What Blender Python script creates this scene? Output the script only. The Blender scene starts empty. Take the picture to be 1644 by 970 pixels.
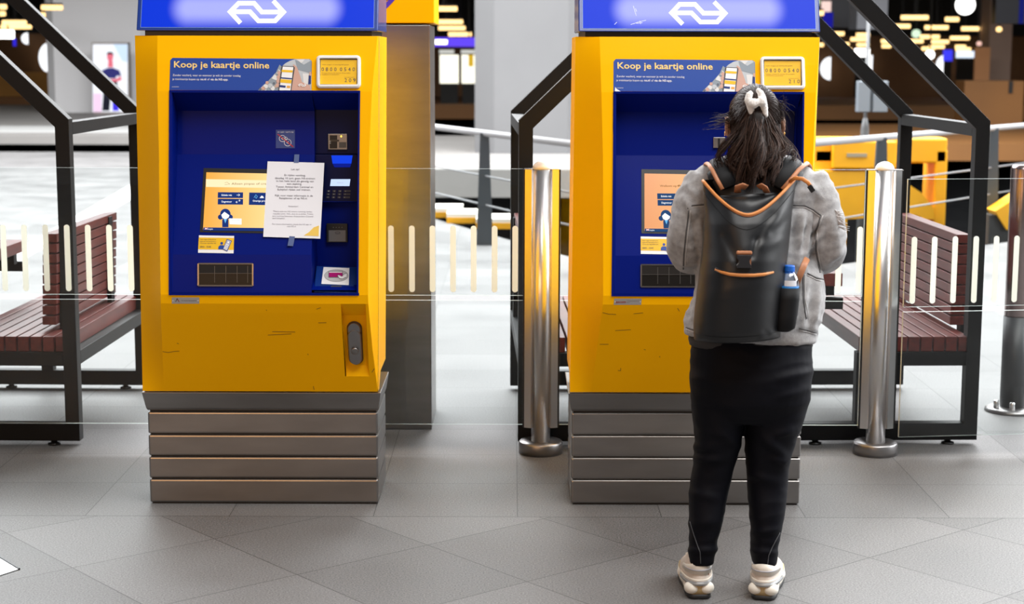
import bpy, bmesh, math, random
import numpy as np
from mathutils import Vector, Matrix, noise
from mathutils.bvhtree import BVHTree

random.seed(7); np.random.seed(7)
S = bpy.context.scene
COL = S.collection
# ------------------------------------------------------------------ camera
F, CX, CY, H = 2700.0, 822.0, 485.0, 1.68          # focal length in pixels of the 1644 px wide frame
TILT, ROLL = math.radians(8.32), math.radians(0.15)
cd = bpy.data.cameras.new('camera'); cam = bpy.data.objects.new('camera', cd); COL.objects.link(cam)
cd.sensor_fit = 'HORIZONTAL'; cd.sensor_width = 36.0; cd.lens = F / 1644 * 36.0
cam.location = (0, 0, H)
cam.rotation_mode = 'QUATERNION'
cam.rotation_quaternion = (Matrix.Rotation(math.pi / 2 - TILT, 3, 'X') @ Matrix.Rotation(ROLL, 3, 'Z')).to_quaternion()
cd.clip_end = 400
cd.dof.use_dof = True; cd.dof.focus_distance = 5.9; cd.dof.aperture_fstop = 4.0
S.camera = cam
# ------------------------------------------------------------------ light and exposure
S.view_settings.view_transform = 'Standard'
S.view_settings.look = 'None'
S.view_settings.gamma = 1.0
S.view_settings.exposure = 0.30
w = bpy.data.worlds.new('overcast_sky'); S.world = w; w.use_nodes = True
w.node_tree.nodes['Background'].inputs[0].default_value = (0.93, 0.96, 1.0, 1)
w.node_tree.nodes['Background'].inputs[1].default_value = 0.15


def area(name, loc, target, sx, sy, L, col=(1, 1, 1)):
    l = bpy.data.lights.new(name, 'AREA'); l.shape = 'RECTANGLE'; l.size = sx; l.size_y = sy
    l.energy = L * math.pi * sx * sy; l.color = col
    o = bpy.data.objects.new(name, l); COL.objects.link(o); o.location = loc
    o.rotation_euler = (Vector(target) - Vector(loc)).to_track_quat('-Z', 'Y').to_euler()
    return o


area('roof_daylight', (2, 21.5, 10), (2, 21, 0), 36, 18, 9.8, (0.97, 0.985, 1))
area('hall_daylight', (3.0, 2.9, 7.2), (0.3, 5.6, 0), 8, 3.2, 8.0, (1, 0.985, 0.96))
area('side_daylight', (10.5, 8.0, 4.6), (0.5, 6.0, 0.8), 7, 5, 8.0, (0.97, 0.985, 1))
area('street_daylight', (-11, 10, 4.0), (-1, 7, 0.8), 6, 5, .35, (0.97, 0.985, 1))
area('hall_lamps', (-3.6, -3.5, 3.2), (-.4, 6.2, 0.7), 5, 2.4, 3.6, (1, .52, .20))


# ------------------------------------------------------------------ helpers
def ray(px, py):
    u = (px - CX) / F; v = -(py - CY) / F
    c, s = math.cos(ROLL), math.sin(ROLL)
    u, v = u * c - v * s, u * s + v * c
    return Vector((u, math.cos(TILT) + v * math.sin(TILT), -math.sin(TILT) + v * math.cos(TILT)))


CAM = Vector((0, 0, H))


def at(px, py, Y):
    r = ray(px, py); return CAM + r * (Y / r.y)


def fl(px, py, z=0.0):
    r = ray(px, py); return CAM + r * ((z - H) / r.z)


def srgb(r, g, b):
    f = lambda c: (c / 255 / 12.92) if c <= 10 else ((c / 255 + .055) / 1.055) ** 2.4
    return (f(r), f(g), f(b))


MATS = {}


def mat(name, col=(.5, .5, .5), rough=.5, metal=0., spec=.5, coat=0., emit=None, es=1., bump=None, vary=None, sheen=0., stretch=None):
    if name in MATS: return MATS[name]
    m = bpy.data.materials.new(name); m.use_nodes = True; MATS[name] = m
    nt = m.node_tree; b = nt.nodes['Principled BSDF']
    b.inputs['Base Color'].default_value = (*col, 1); b.inputs['Roughness'].default_value = rough
    b.inputs['Metallic'].default_value = metal; b.inputs['Specular IOR Level'].default_value = spec
    b.inputs['Coat Weight'].default_value = coat; b.inputs['Coat Roughness'].default_value = .12
    if sheen: b.inputs['Sheen Weight'].default_value = sheen
    if emit: b.inputs['Emission Color'].default_value = (*emit, 1); b.inputs['Emission Strength'].default_value = es
    if bump or vary:
        tc = nt.nodes.new('ShaderNodeTexCoord'); src = tc.outputs['Object']
        if stretch:
            mp = nt.nodes.new('ShaderNodeMapping'); mp.inputs['Scale'].default_value = stretch
            nt.links.new(src, mp.inputs[0]); src = mp.outputs[0]
    if vary:   # (scale, amount)
        n = nt.nodes.new('ShaderNodeTexNoise'); n.inputs['Scale'].default_value = vary[0]; n.inputs['Detail'].default_value = 5
        nt.links.new(src, n.inputs['Vector'])
        mr = nt.nodes.new('ShaderNodeMapRange'); mr.inputs[1].default_value = .3; mr.inputs[2].default_value = .7
        mr.inputs[3].default_value = 1 - vary[1]; mr.inputs[4].default_value = 1 + vary[1]
        nt.links.new(n.outputs[0], mr.inputs[0])
        mx = nt.nodes.new('ShaderNodeVectorMath'); mx.operation = 'SCALE'; mx.inputs[0].default_value = col
        nt.links.new(mr.outputs[0], mx.inputs['Scale']); nt.links.new(mx.outputs[0], b.inputs['Base Color'])
    if bump:   # (scale, distance)
        n = nt.nodes.new('ShaderNodeTexNoise'); n.inputs['Scale'].default_value = bump[0]; n.inputs['Detail'].default_value = 4
        nt.links.new(src, n.inputs['Vector'])
        bp = nt.nodes.new('ShaderNodeBump'); bp.inputs['Distance'].default_value = bump[1]; bp.inputs['Strength'].default_value = 1
        nt.links.new(n.outputs[0], bp.inputs['Height']); nt.links.new(bp.outputs[0], b.inputs['Normal'])
    return m


def emis(name, col, s):
    return mat(name, (0, 0, 0), .6, emit=col, es=s, spec=.1)


def origin(p):
    v = Vector((0, 0, 0))
    while p: v += p.location; p = p.parent
    return v


def tag(o, label=None, cat=None, group=None, kind=None):
    for k, v in (('label', label), ('category', cat), ('group', group), ('kind', kind)):
        if v: o[k] = v
    return o


def empty(name, loc, label, cat, group=None, rz=0):
    o = bpy.data.objects.new(name, None); COL.objects.link(o); o.location = loc; o.rotation_euler = (0, 0, rz)
    o.empty_display_size = .1
    return tag(o, label, cat, group)


class MB:
    def __init__(s): s.v = []; s.f = []; s.m = []; s.sm = []

    def add(s, vs, fs, m=0, smooth=False):
        k = len(s.v); s.v += [tuple(x) for x in vs]
        for f in fs: s.f.append([i + k for i in f]); s.m.append(m); s.sm.append(smooth)
        return s

    def box(s, x0, x1, y0, y1, z0, z1, m=0):
        vs = [(x, y, z) for z in (z0, z1) for y in (y0, y1) for x in (x0, x1)]
        return s.add(vs, [(0, 2, 3, 1), (4, 5, 7, 6), (0, 1, 5, 4), (2, 6, 7, 3), (0, 4, 6, 2), (1, 3, 7, 5)], m)

    def bar(s, p, q, wx, wy, side=(1, 0, 0), m=0):
        p = Vector(p); q = Vector(q); d = (q - p).normalized(); a = Vector(side); a = (a - d * a.dot(d)).normalized(); b = d.cross(a)
        vs = [e + a * (i * wx / 2) + b * (j * wy / 2) for e in (p, q) for i, j in ((-1, -1), (1, -1), (1, 1), (-1, 1))]
        return s.add(vs, [(0, 3, 2, 1), (4, 5, 6, 7), (0, 1, 5, 4), (1, 2, 6, 5), (2, 3, 7, 6), (3, 0, 4, 7)], m)

    def loft(s, rings, m=0, caps=True, closed=True, smooth=True):
        n = len(rings[0]); vs = [p for r in rings for p in r]; fs = []
        for i in range(len(rings) - 1):
            for j in range(n if closed else n - 1):
                k = (j + 1) % n
                fs.append((i * n + j, i * n + k, (i + 1) * n + k, (i + 1) * n + j))
        if caps:
            fs.append(tuple(range(n - 1, -1, -1))); fs.append(tuple((len(rings) - 1) * n + j for j in range(n)))
        return s.add(vs, fs, m, smooth)

    def tube(s, pts, r, n=10, m=0, flat=None, smooth=True):
        pts = [Vector(p) for p in pts]; rr = r if isinstance(r, (list, tuple)) else [r] * len(pts)
        rings = []; prev = None
        for i, p in enumerate(pts):
            d = (pts[min(i + 1, len(pts) - 1)] - pts[max(i - 1, 0)]).normalized()
            if prev is None:
                prev = d.orthogonal().normalized() if flat is None else Vector(flat)
            a = (prev - d * prev.dot(d)).normalized(); b = d.cross(a); prev = a
            ra, rb = rr[i] if isinstance(rr[i], (tuple, list)) else (rr[i], rr[i])
            rings.append([p + a * (ra * math.cos(t)) + b * (rb * math.sin(t)) for t in (2 * math.pi * j / n for j in range(n))])
        return s.loft(rings, m, smooth=smooth)

    def lathe(s, prof, c, n=32, m=0, smooth=True):
        rings = [[(c[0] + r * math.cos(2 * math.pi * j / n), c[1] + r * math.sin(2 * math.pi * j / n), c[2] + z) for j in range(n)] for r, z in prof]
        return s.loft(rings, m, smooth=smooth)

    def ball(s, c, r, n=14, m=0):
        r = r if isinstance(r, (tuple, list)) else (r, r, r)
        rings = []
        for i in range(1, n):
            t = math.pi * i / n
            rings.append([(c[0] + r[0] * math.sin(t) * math.cos(a), c[1] + r[1] * math.sin(t) * math.sin(a), c[2] - r[2] * math.cos(t)) for a in (2 * math.pi * j / (2 * n) for j in range(2 * n))])
        return s.loft(rings, m)

    def build(s, name, mats, parent=None, world=False, bevel=0, seg=2, recalc=True):
        me = bpy.data.meshes.new(name)
        off = origin(parent) if (world and parent) else Vector((0, 0, 0))
        me.from_pydata([tuple(Vector(v) - off) for v in s.v], [], s.f)
        mats = mats if isinstance(mats, (list, tuple)) else [mats]
        for m in mats: me.materials.append(m)
        me.polygons.foreach_set('material_index', s.m); me.polygons.foreach_set('use_smooth', s.sm)
        if recalc:
            bm = bmesh.new(); bm.from_mesh(me); bmesh.ops.recalc_face_normals(bm, faces=bm.faces); bm.to_mesh(me); bm.free()
        me.update()
        o = bpy.data.objects.new(name, me); COL.objects.link(o)
        if parent: o.parent = parent
        if bevel:
            b = o.modifiers.new('bevel', 'BEVEL'); b.width = bevel; b.segments = seg; b.limit_method = 'ANGLE'; b.angle_limit = math.radians(35)
        return o


def solid(mb, name, mats, parent, voxel, smooth=6, disp=None, world=True):
    """one continuous surface out of overlapping closed shapes (voxel remesh)"""
    o = mb.build('tmp', mats, None)
    r = o.modifiers.new('r', 'REMESH'); r.mode = 'VOXEL'; r.voxel_size = voxel
    sm = o.modifiers.new('s', 'SMOOTH'); sm.factor = .5; sm.iterations = smooth
    dg = bpy.context.evaluated_depsgraph_get(); dg.update()
    me = bpy.data.meshes.new_from_object(o.evaluated_get(dg))
    bpy.data.objects.remove(o)
    me.name = name
    off = origin(parent) if (world and parent) else Vector((0, 0, 0))
    nr = [v.normal.copy() for v in me.vertices]
    for v, n in zip(me.vertices, nr):
        co = v.co.copy()
        if disp: co = co + n * disp(co, n)
        v.co = co
    bv = BVHTree.FromPolygons([v.co.copy() for v in me.vertices], [tuple(p.vertices) for p in me.polygons])
    for v in me.vertices: v.co = v.co - off
    me.materials.clear()
    for m in (mats if isinstance(mats, (list, tuple)) else [mats]): me.materials.append(m)
    me.polygons.foreach_set('use_smooth', [True] * len(me.polygons))
    me.polygons.foreach_set('material_index', [0] * len(me.polygons))
    ob = bpy.data.objects.new(name, me); COL.objects.link(ob); ob.parent = parent
    return ob, bv


_T = {}


def text2d(body, bold=False):
    k = (body, bold)
    if k not in _T:
        c = bpy.data.curves.new('t', 'FONT'); c.body = body; c.size = 1; c.resolution_u = 2; c.fill_mode = 'FRONT'
        if bold: c.offset = .018
        o = bpy.data.objects.new('t', c); COL.objects.link(o)
        dg = bpy.context.evaluated_depsgraph_get(); dg.update()
        me = o.evaluated_get(dg).to_mesh()
        _T[k] = ([(v.co.x, v.co.y) for v in me.vertices], [tuple(p.vertices) for p in me.polygons])
        bpy.data.objects.remove(o); bpy.data.curves.remove(c)
    return _T[k]


def stroke(pts, wd):
    """thick mitred polyline as quads"""
    n = len(pts); L = []; R = []
    for i in range(n):
        p = Vector(pts[i])
        d0 = (p - Vector(pts[i - 1])).normalized() if i else None
        d1 = (Vector(pts[i + 1]) - p).normalized() if i < n - 1 else None
        d0 = d0 or d1; d1 = d1 or d0
        n0 = Vector((-d0.y, d0.x)); n1 = Vector((-d1.y, d1.x)); mm = (n0 + n1).normalized()
        k = wd / 2 / max(.35, mm.dot(n0))
        L.append(p + mm * k); R.append(p - mm * k)
    return [[L[i], L[i + 1], R[i + 1], R[i]] for i in range(n - 1)]


class Flat:
    """flat printed things on a plane; drawn with coordinates measured on the photograph's machine, kept in the machine's own space"""
    def __init__(s, O, U, V, base, lift=.0006):
        s.O = Vector(O); s.U = Vector(U).normalized(); s.V = Vector(V).normalized(); s.N = s.U.cross(s.V); s.base = Vector(base)
        s.mb = MB(); s.mats = []; s.lift = lift; s.e = .0005

    def uv(s, px, py):
        r = ray(px, py); c = CAM - s.base
        t = (s.O - c).dot(s.N) / r.dot(s.N); p = c + r * t - s.O
        return (p.dot(s.U), p.dot(s.V))

    def mi(s, m):
        if m not in s.mats: s.mats.append(m)
        return s.mats.index(m)

    def p3(s, u, v, l): return s.O + s.U * u + s.V * v + s.N * (s.lift + l * s.e)

    def poly(s, pts, m, l=0): s.mb.add([s.p3(*s.uv(*p), l) for p in pts], [tuple(range(len(pts)))[::-1]], s.mi(m))

    def rect(s, x0, y0, x1, y1, m, l=0, r=0, sk=0):
        """sk: pixels the left edge moves right at the top"""
        if r:
            pts = []
            for cx, cy, a0 in ((x1 - r, y0 + r, -90), (x1 - r, y1 - r, 0), (x0 + r, y1 - r, 90), (x0 + r, y0 + r, 180)):
                for k in range(5):
                    a = math.radians(a0 + k * 22.5); pts.append((cx + r * math.cos(a), cy + r * math.sin(a)))
        else: pts = [(x0, y0), (x1, y0), (x1, y1), (x0, y1)]
        s.poly(pts, m, l)

    def disc(s, cx, cy, rx, m, l=0, ry=None, n=24):
        ry = ry or rx
        s.poly([(cx + rx * math.cos(2 * math.pi * i / n), cy + ry * math.sin(2 * math.pi * i / n)) for i in range(n)], m, l)

    def ring(s, cx, cy, r, wd, m, l=0, n=24):
        for i in range(n):
            a, b = 2 * math.pi * i / n, 2 * math.pi * (i + 1) / n
            s.poly([(cx + r * math.cos(a), cy + r * math.sin(a)), (cx + r * math.cos(b), cy + r * math.sin(b)), (cx + (r - wd) * math.cos(b), cy + (r - wd) * math.sin(b)), (cx + (r - wd) * math.cos(a), cy + (r - wd) * math.sin(a))], m, l)

    def line(s, pts, wd, m, l=0):
        for q in stroke(pts, wd): s.poly([tuple(p) for p in q], m, l)

    def text(s, body, x0, y, x1, cap, m, l=2, bold=False, slope=0.0):
        """baseline at y, fitted between x0 and x1, capitals cap pixels tall"""
        vs, fs = text2d(body, bold)
        if not fs: return
        xa = min(v[0] for v in vs); xb = max(v[0] for v in vs); k = (x1 - x0) / max(1e-6, xb - xa); ky = cap / .727
        out = []
        for v in vs:
            px = x0 + (v[0] - xa) * k; out.append(s.p3(*s.uv(px, y - v[1] * ky + slope * (px - x0)), l))
        s.mb.add(out, fs, s.mi(m))

    def build(s, name, parent, world=False): return s.mb.build(name, s.mats, parent, world=world, recalc=False)


def logo(f, cx, cy, wd, m, l=3):
    k = wd / 404.0
    P1 = [(707, 151), (640, 78), (695, 23), (795, 23), (845, 80), (980, 80)]
    P2 = [(918, 7), (985, 80), (930, 137), (822, 137), (768, 78), (648, 78)]
    for P in (P1, P2):
        f.line([((x - 813) * k + cx, (y - 79) * k + cy) for x, y in P], 29 * k, m, l)
        l += .5


# ------------------------------------------------------------------ materials
YEL = mat('yellow_enamel', (.98, .48, .0001), .45, spec=.06, coat=.02, bump=(900, .00006), vary=(1.4, .03))
BLU = mat('blue_enamel', (.0003, .0080, .165), .5, spec=.07, coat=.02, bump=(700, .00005))
BLUD = mat('navy_enamel', (.0012, .004, .045), .5, spec=.2)
BLK = mat('black_plastic', (.006, .006, .007), .4)
STEEL = mat('brushed_steel', (.29, .275, .265), .30, 1.0, vary=(2.5, .10), stretch=(1.5, 1.5, 6))
STEELD = mat('dull_steel', (.30, .29, .29), .38, 1.0, vary=(4, .15))
ALU = mat('anodised_aluminium', (.74, .73, .73), .30, 1.0)
WHITE = mat('white_print', (.85, .85, .86), .5)
PLAST = mat('pale_plastic', (.80, .80, .80), .42)
YPRINT = mat('yellow_print', (.85, .50, .01), .4)
NAVY = mat('navy_print', (.006, .03, .17), .4)
BPRINT = mat('blue_print', (.006, .055, .33), .35)
CREAM = mat('cream_print', (.95, .66, .28), .5)
DARK = mat('dark_print', (.05, .05, .06), .5)
GREYT = mat('grey_print', (.42, .42, .46), .5)
FRAME = mat('black_powder_coat', (.004, .004, .0045), .5, spec=.22)
WOOD = mat('red_stained_wood', (.095, .016, .012), .42, spec=.3, vary=(9, .28), stretch=(4, .6, 4), coat=.1)
CONC = mat('pale_concrete', (.135, .135, .138), .75, vary=(.8, .05))
PLATFORM = mat('platform_concrete', (.20, .19, .18), .75, vary=(1.2, .08))
DARKB = mat('track_bed_and_shade_black', (.0025, .0025, .0027), .95, spec=0.0, vary=(3, .3))  # track bed black; below the platform edges it stands in for shadow
WARM = mat('warm_brown_cladding', (.17, .072, .020), .7, vary=(.25, .3))
WARM2 = mat('ochre_with_lamp_warmth', (.15, .060, .010), .7, vary=(.3, .25))  # ochre of the cabinet; on platforms, warm lamp light put into the colour
BLACKC = mat('black_ceiling', (.010, .009, .008), .8)
LAMP = emis('lamp_glow', (1, .64, .26), 2.0)
LAMPW = emis('white_lamp_glow', (1, .98, .95), 3.0)


def floor_mat():
    m = bpy.data.materials.new('granite_tiles'); m.use_nodes = True; nt = m.node_tree; L = nt.links; b = nt.nodes['Principled BSDF']
    tc = nt.nodes.new('ShaderNodeTexCoord'); sp = nt.nodes.new('ShaderNodeSeparateXYZ'); L.new(tc.outputs['Object'], sp.inputs[0])
    X, Y = sp.outputs[0], sp.outputs[1]

    def M(op, a, c=None, d=None):
        n = nt.nodes.new('ShaderNodeMath'); n.operation = op
        for i, v in enumerate((a, c, d)):
            if v is None: continue
            if hasattr(v, 'links'): L.new(v, n.inputs[i])
            else: n.inputs[i].default_value = v
        return n.outputs[0]

    def joint(v, off, step, wd):      # 1 on the joint line
        q = M('DIVIDE', M('SUBTRACT', v, off), step); fr = M('ABSOLUTE', M('SUBTRACT', M('FRACT', M('ADD', q, 1000.5)), .5))
        return M('LESS_THAN', fr, wd / step), M('FLOOR', M('ADD', q, 1000.0))
    a = M('ADD', M('MULTIPLY', X, -.639), M('MULTIPLY', Y, .769)); c = M('ADD', M('MULTIPLY', X, .767), M('MULTIPLY', Y, .642))
    ja, ia = joint(a, 4.0, .533, .0022); jc, ic = joint(c, 3.406, .533, .0022)
    jx, ix = joint(X, .022, .531, .0018); jy, iy = joint(Y, 6.016, .487, .0018)
    near = M('LESS_THAN', Y, 6.016)
    sel = lambda p, q: M('ADD', M('MULTIPLY', near, p), M('MULTIPLY', M('SUBTRACT', 1.0, near), q))
    jt = sel(M('MAXIMUM', ja, jc), M('MAXIMUM', jx, jy))
    seam = M('LESS_THAN', M('ABSOLUTE', M('SUBTRACT', Y, 6.016)), .003); jt = M('MAXIMUM', jt, seam)
    cid = nt.nodes.new('ShaderNodeCombineXYZ'); L.new(sel(ia, ix), cid.inputs[0]); L.new(sel(ic, iy), cid.inputs[1])
    wn = nt.nodes.new('ShaderNodeTexWhiteNoise'); wn.noise_dimensions = '3D'; L.new(cid.outputs[0], wn.inputs['Vector'])
    n1 = nt.nodes.new('ShaderNodeTexNoise'); n1.inputs['Scale'].default_value = 170; n1.inputs['Detail'].default_value = 3; L.new(tc.outputs['Object'], n1.inputs['Vector'])
    n2 = nt.nodes.new('ShaderNodeTexNoise'); n2.inputs['Scale'].default_value = 2.2; n2.inputs['Detail'].default_value = 6; L.new(tc.outputs['Object'], n2.inputs['Vector'])
    val = M('ADD', M('ADD', M('MULTIPLY', M('SUBTRACT', n1.outputs[0], .5), .30), M('MULTIPLY', M('SUBTRACT', n2.outputs[0], .5), .10)), M('MULTIPLY', M('SUBTRACT', wn.outputs['Value'], .5), .035))
    val = M('MULTIPLY', M('ADD', val, .132), M('SUBTRACT', 1.0, M('MULTIPLY', jt, .6)))
    cc = nt.nodes.new('ShaderNodeCombineColor')
    L.new(M('MULTIPLY', val, 1.0), cc.inputs[0]); L.new(M('MULTIPLY', val, .975), cc.inputs[1]); L.new(M('MULTIPLY', val, .965), cc.inputs[2])
    L.new(cc.outputs[0], b.inputs['Base Color'])
    L.new(M('ADD', M('MULTIPLY', n2.outputs[0], .3), .38), b.inputs['Roughness']); b.inputs['Specular IOR Level'].default_value = .3
    return m


def glass_mat():
    m = bpy.data.materials.new('clear_glass'); m.use_nodes = True; nt = m.node_tree; nt.nodes.remove(nt.nodes['Principled BSDF'])
    t = nt.nodes.new('ShaderNodeBsdfTransparent'); t.inputs[0].default_value = (.955, .975, .972, 1)
    g = nt.nodes.new('ShaderNodeBsdfGlossy'); g.inputs['Roughness'].default_value = .0; g.inputs[0].default_value = (1, 1, 1, 1)
    fr = nt.nodes.new('ShaderNodeFresnel'); fr.inputs[0].default_value = 1.33
    mx = nt.nodes.new('ShaderNodeMixShader')
    for a, c in ((fr.outputs[0], mx.inputs[0]), (t.outputs[0], mx.inputs[1]), (g.outputs[0], mx.inputs[2]), (mx.outputs[0], nt.nodes['Material Output'].inputs[0])): nt.links.new(a, c)
    return m


GLASS = glass_mat()
GEDGE = mat('ground_glass_edge', (.72, .80, .78), .25)
FROST = mat('frosted_film', (.90, .92, .80), .6)
_nt = FROST.node_tree; _tr = _nt.nodes.new('ShaderNodeBsdfTranslucent'); _tr.inputs[0].default_value = (.88, .90, .80, 1); _mx = _nt.nodes.new('ShaderNodeMixShader'); _mx.inputs[0].default_value = .55
_nt.links.new(_nt.nodes['Principled BSDF'].outputs[0], _mx.inputs[1]); _nt.links.new(_tr.outputs[0], _mx.inputs[2]); _nt.links.new(_mx.outputs[0], _nt.nodes['Material Output'].inputs[0])


def header_mat():
    """backlit sign: blue face with the glow of the tube behind it"""
    m = bpy.data.materials.new('backlit_blue_face'); m.use_nodes = True; nt = m.node_tree; L = nt.links; b = nt.nodes['Principled BSDF']
    tc = nt.nodes.new('ShaderNodeTexCoord'); sp = nt.nodes.new('ShaderNodeSeparateXYZ'); L.new(tc.outputs['Object'], sp.inputs[0])

    def M(op, a, c=None):
        n = nt.nodes.new('ShaderNodeMath'); n.operation = op
        for i, v in enumerate((a, c)):
            if v is None: continue
            if hasattr(v, 'links'): L.new(v, n.inputs[i])
            else: n.inputs[i].default_value = v
        return n.outputs[0]
    dx = M('MAXIMUM', M('SUBTRACT', M('ABSOLUTE', M('SUBTRACT', sp.outputs[0], .012)), .245), 0.0)
    dz = M('SUBTRACT', sp.outputs[2], 1.848)
    d = M('SQRT', M('ADD', M('MULTIPLY', dx, dx), M('MULTIPLY', dz, dz)))
    mr = nt.nodes.new('ShaderNodeMapRange'); mr.interpolation_type = 'SMOOTHSTEP'
    mr.inputs[1].default_value = .012; mr.inputs[2].default_value = .085; mr.inputs[3].default_value = 1; mr.inputs[4].default_value = 0
    L.new(d, mr.inputs[0])
    rp = nt.nodes.new('ShaderNodeMix'); rp.data_type = 'RGBA'; L.new(mr.outputs[0], rp.inputs[0])
    rp.inputs[6].default_value = (.0, .026, .60, 1); rp.inputs[7].default_value = (.42, .44, .95, 1)
    b.inputs['Base Color'].default_value = (.001, .012, .12, 1); b.inputs['Roughness'].default_value = .4; b.inputs['Specular IOR Level'].default_value = .15
    L.new(rp.outputs[2], b.inputs['Emission Color']); b.inputs['Emission Strength'].default_value = .85
    return m


HEAD = header_mat()
LOGOW = emis('backlit_white', (1, 1, 1), 1.1)


def screen_mat(name, c0, c1, s):
    m = bpy.data.materials.new(name); m.use_nodes = True; nt = m.node_tree; L = nt.links; b = nt.nodes['Principled BSDF']
    tc = nt.nodes.new('ShaderNodeTexCoord'); sp = nt.nodes.new('ShaderNodeSeparateXYZ'); L.new(tc.outputs['Object'], sp.inputs[0])
    mr = nt.nodes.new('ShaderNodeMapRange'); mr.inputs[1].default_value = -.17; mr.inputs[2].default_value = .08; L.new(sp.outputs[0], mr.inputs[0])
    rp = nt.nodes.new('ShaderNodeMix'); rp.data_type = 'RGBA'; L.new(mr.outputs[0], rp.inputs[0]); rp.inputs[6].default_value = (*c0, 1); rp.inputs[7].default_value = (*c1, 1)
    b.inputs['Base Color'].default_value = (.01, .01, .01, 1); b.inputs['Roughness'].default_value = .25
    L.new(rp.outputs[2], b.inputs['Emission Color']); b.inputs['Emission Strength'].default_value = s
    return m


SCR = screen_mat('screen_amber', (.95, .42, .06), (1, .74, .30), .88)
SCR2 = screen_mat('screen_orange', (.80, .30, .09), (.92, .45, .13), .85)
SBAND = emis('screen_pale_band', (1, .82, .50), .92)
SNAVY = emis('screen_navy', (.008, .035, .20), .8)
SNAVY2 = emis('screen_slate_blue', (.012, .055, .16), .9)
SWHITE = emis('screen_white', (.9, .92, .95), .95)
SDARK = emis('screen_dark_text', (.22, .12, .04), .8)
SBLUE = emis('screen_light_blue', (.15, .5, .9), .9)
SRED = emis('screen_red', (.6, .05, .05), .9)

# ------------------------------------------------------------------ setting: floor, pit, platforms, hall
FLOOR = floor_mat()
A = (1.2, 12.3)
mb = MB()
pts = [(-40, -8), (40, -8), (40, 47.9), A, (-5.5, 29.5), (-40, 29.5)]
vs = [(x, y, 0) for x, y in pts]; mb.add(vs, [(0, 1, 3), (1, 2, 3), (0, 3, 4), (0, 4, 5)])
o = mb.build('floor', FLOOR, recalc=False); tag(o, kind='structure')
mb = MB()
for a, c in (((40, 47.9), A), (A, (-5.5, 29.5)), ((-5.5, 29.5), (-40, 29.5))):
    mb.add([(a[0], a[1], -.012), (c[0], c[1], -.012), (c[0], c[1], -1.2), (a[0], a[1], -1.2)], [(0, 1, 2, 3)])
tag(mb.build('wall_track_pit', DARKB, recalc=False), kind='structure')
mb = MB(); mb.add([(-45, 8, -1.15), (45, 8, -1.15), (45, 110, -1.15), (-45, 110, -1.15)], [(0, 1, 2, 3)])
tag(mb.build('ground_track_bed', DARKB, recalc=False), kind='structure')
# paler strip lying on the floor on the left
mb = MB(); q = [fl(-60, 449), fl(0, 418), fl(205, 300), fl(260, 270), fl(262, 290), fl(208, 322), fl(0, 438), fl(-60, 473)]
mb.add([(p.x, p.y, .004) for p in q], [(0, 1, 6, 7), (1, 2, 5, 6), (2, 3, 4, 5)])
tag(mb.build('trim_1', mat('white_strip', (.80, .80, .78), .6), recalc=False), kind='structure')
# platforms beyond the tracks
def slab(name, x0, x1, y0, y1, z0, z1, m):
    b = MB(); b.box(x0, x1, y0, y1, z0, z1); o = b.build(name, m); tag(o, kind='structure'); return o
slab('floor_middle_platform', -5.0, 4.1, 25.2, 36, -.42, 0, PLATFORM)
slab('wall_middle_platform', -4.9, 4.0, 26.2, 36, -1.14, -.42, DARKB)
slab('floor_left_platform', -40, -6.2, 32.2, 52, -.01, .16, PLATFORM)
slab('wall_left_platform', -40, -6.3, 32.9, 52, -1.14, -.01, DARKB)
slab('trim_2', -40, -6.2, 33.4, 36.4, .16, .166, mat('white_line_paint', (.42, .42, .41), .7))
slab('wall_left_counter', -40, -13.2, 55, 56, .34, 1.13, mat('ochre_lit_tone', (.42, .19, .03), .7, vary=(.4, .25)))  # brighter copy of the ochre, its lit look put into the colour
slab('floor_right_platform', 4.6, 60, 33.2, 43, -.34, 0, WARM2)
slab('wall_right_platform', 4.7, 60, 33.8, 43, -1.14, -.34, DARKB)
slab('floor_far_platform', -5, 60, 50, 60, -.16, .26, WARM2)
slab('wall_far_platform', -5, 60, 50.5, 60, -1.14, -.16, DARKB)
slab('floor_left_far_platform', -40, -6, 54, 61.5, -1.14, .34, WARM)
slab('wall_back', -60, 60, 62, 62.4, -1.14, 2.45, WARM)
slab('wall_back_upper', -60, 60, 61.6, 62.4, 2.45, 9, BLACKC)
slab('ceiling', -60, 60, 33, 62, 7.5, 8.0, BLACKC)
slab('wall_left', -60.5, -60, 33, 62, -1.14, 8, BLACKC)
slab('wall_right', 60, 60.5, 33, 62, -1.14, 8, BLACKC)


def column(name, x0, x1, y0, y1, z0, z1, ch, m):
    b = MB(); p = [(x0 + ch, y0), (x1 - ch, y0), (x1, y0 + ch), (x1, y1), (x0, y1), (x0, y0 + ch)]
    b.loft([[(x, y, z) for x, y in p] for z in (z0, z1)], smooth=False)
    o = b.build(name, m); tag(o, kind='structure'); return o


column('column_middle', -.66, 1.3, 29.3, 31, 0, 7.6, .34, CONC)
column('column_left', -12.4, -9.6, 45, 47.5, .16, 7.6, .25, mat('brightened_concrete', (.66, .65, .655), .75))  # concrete colour lightened to make up for light missing on this column
c0 = at(1478, 205, 44); c1 = at(1620, 30, 58)
slab('column_right', at(1590, 100, 50).x, at(1626, 100, 50).x, 50.2, 51.4, .26, 5, mat('warm_grey_plaster', (.30, .20, .15), .8))

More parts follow.
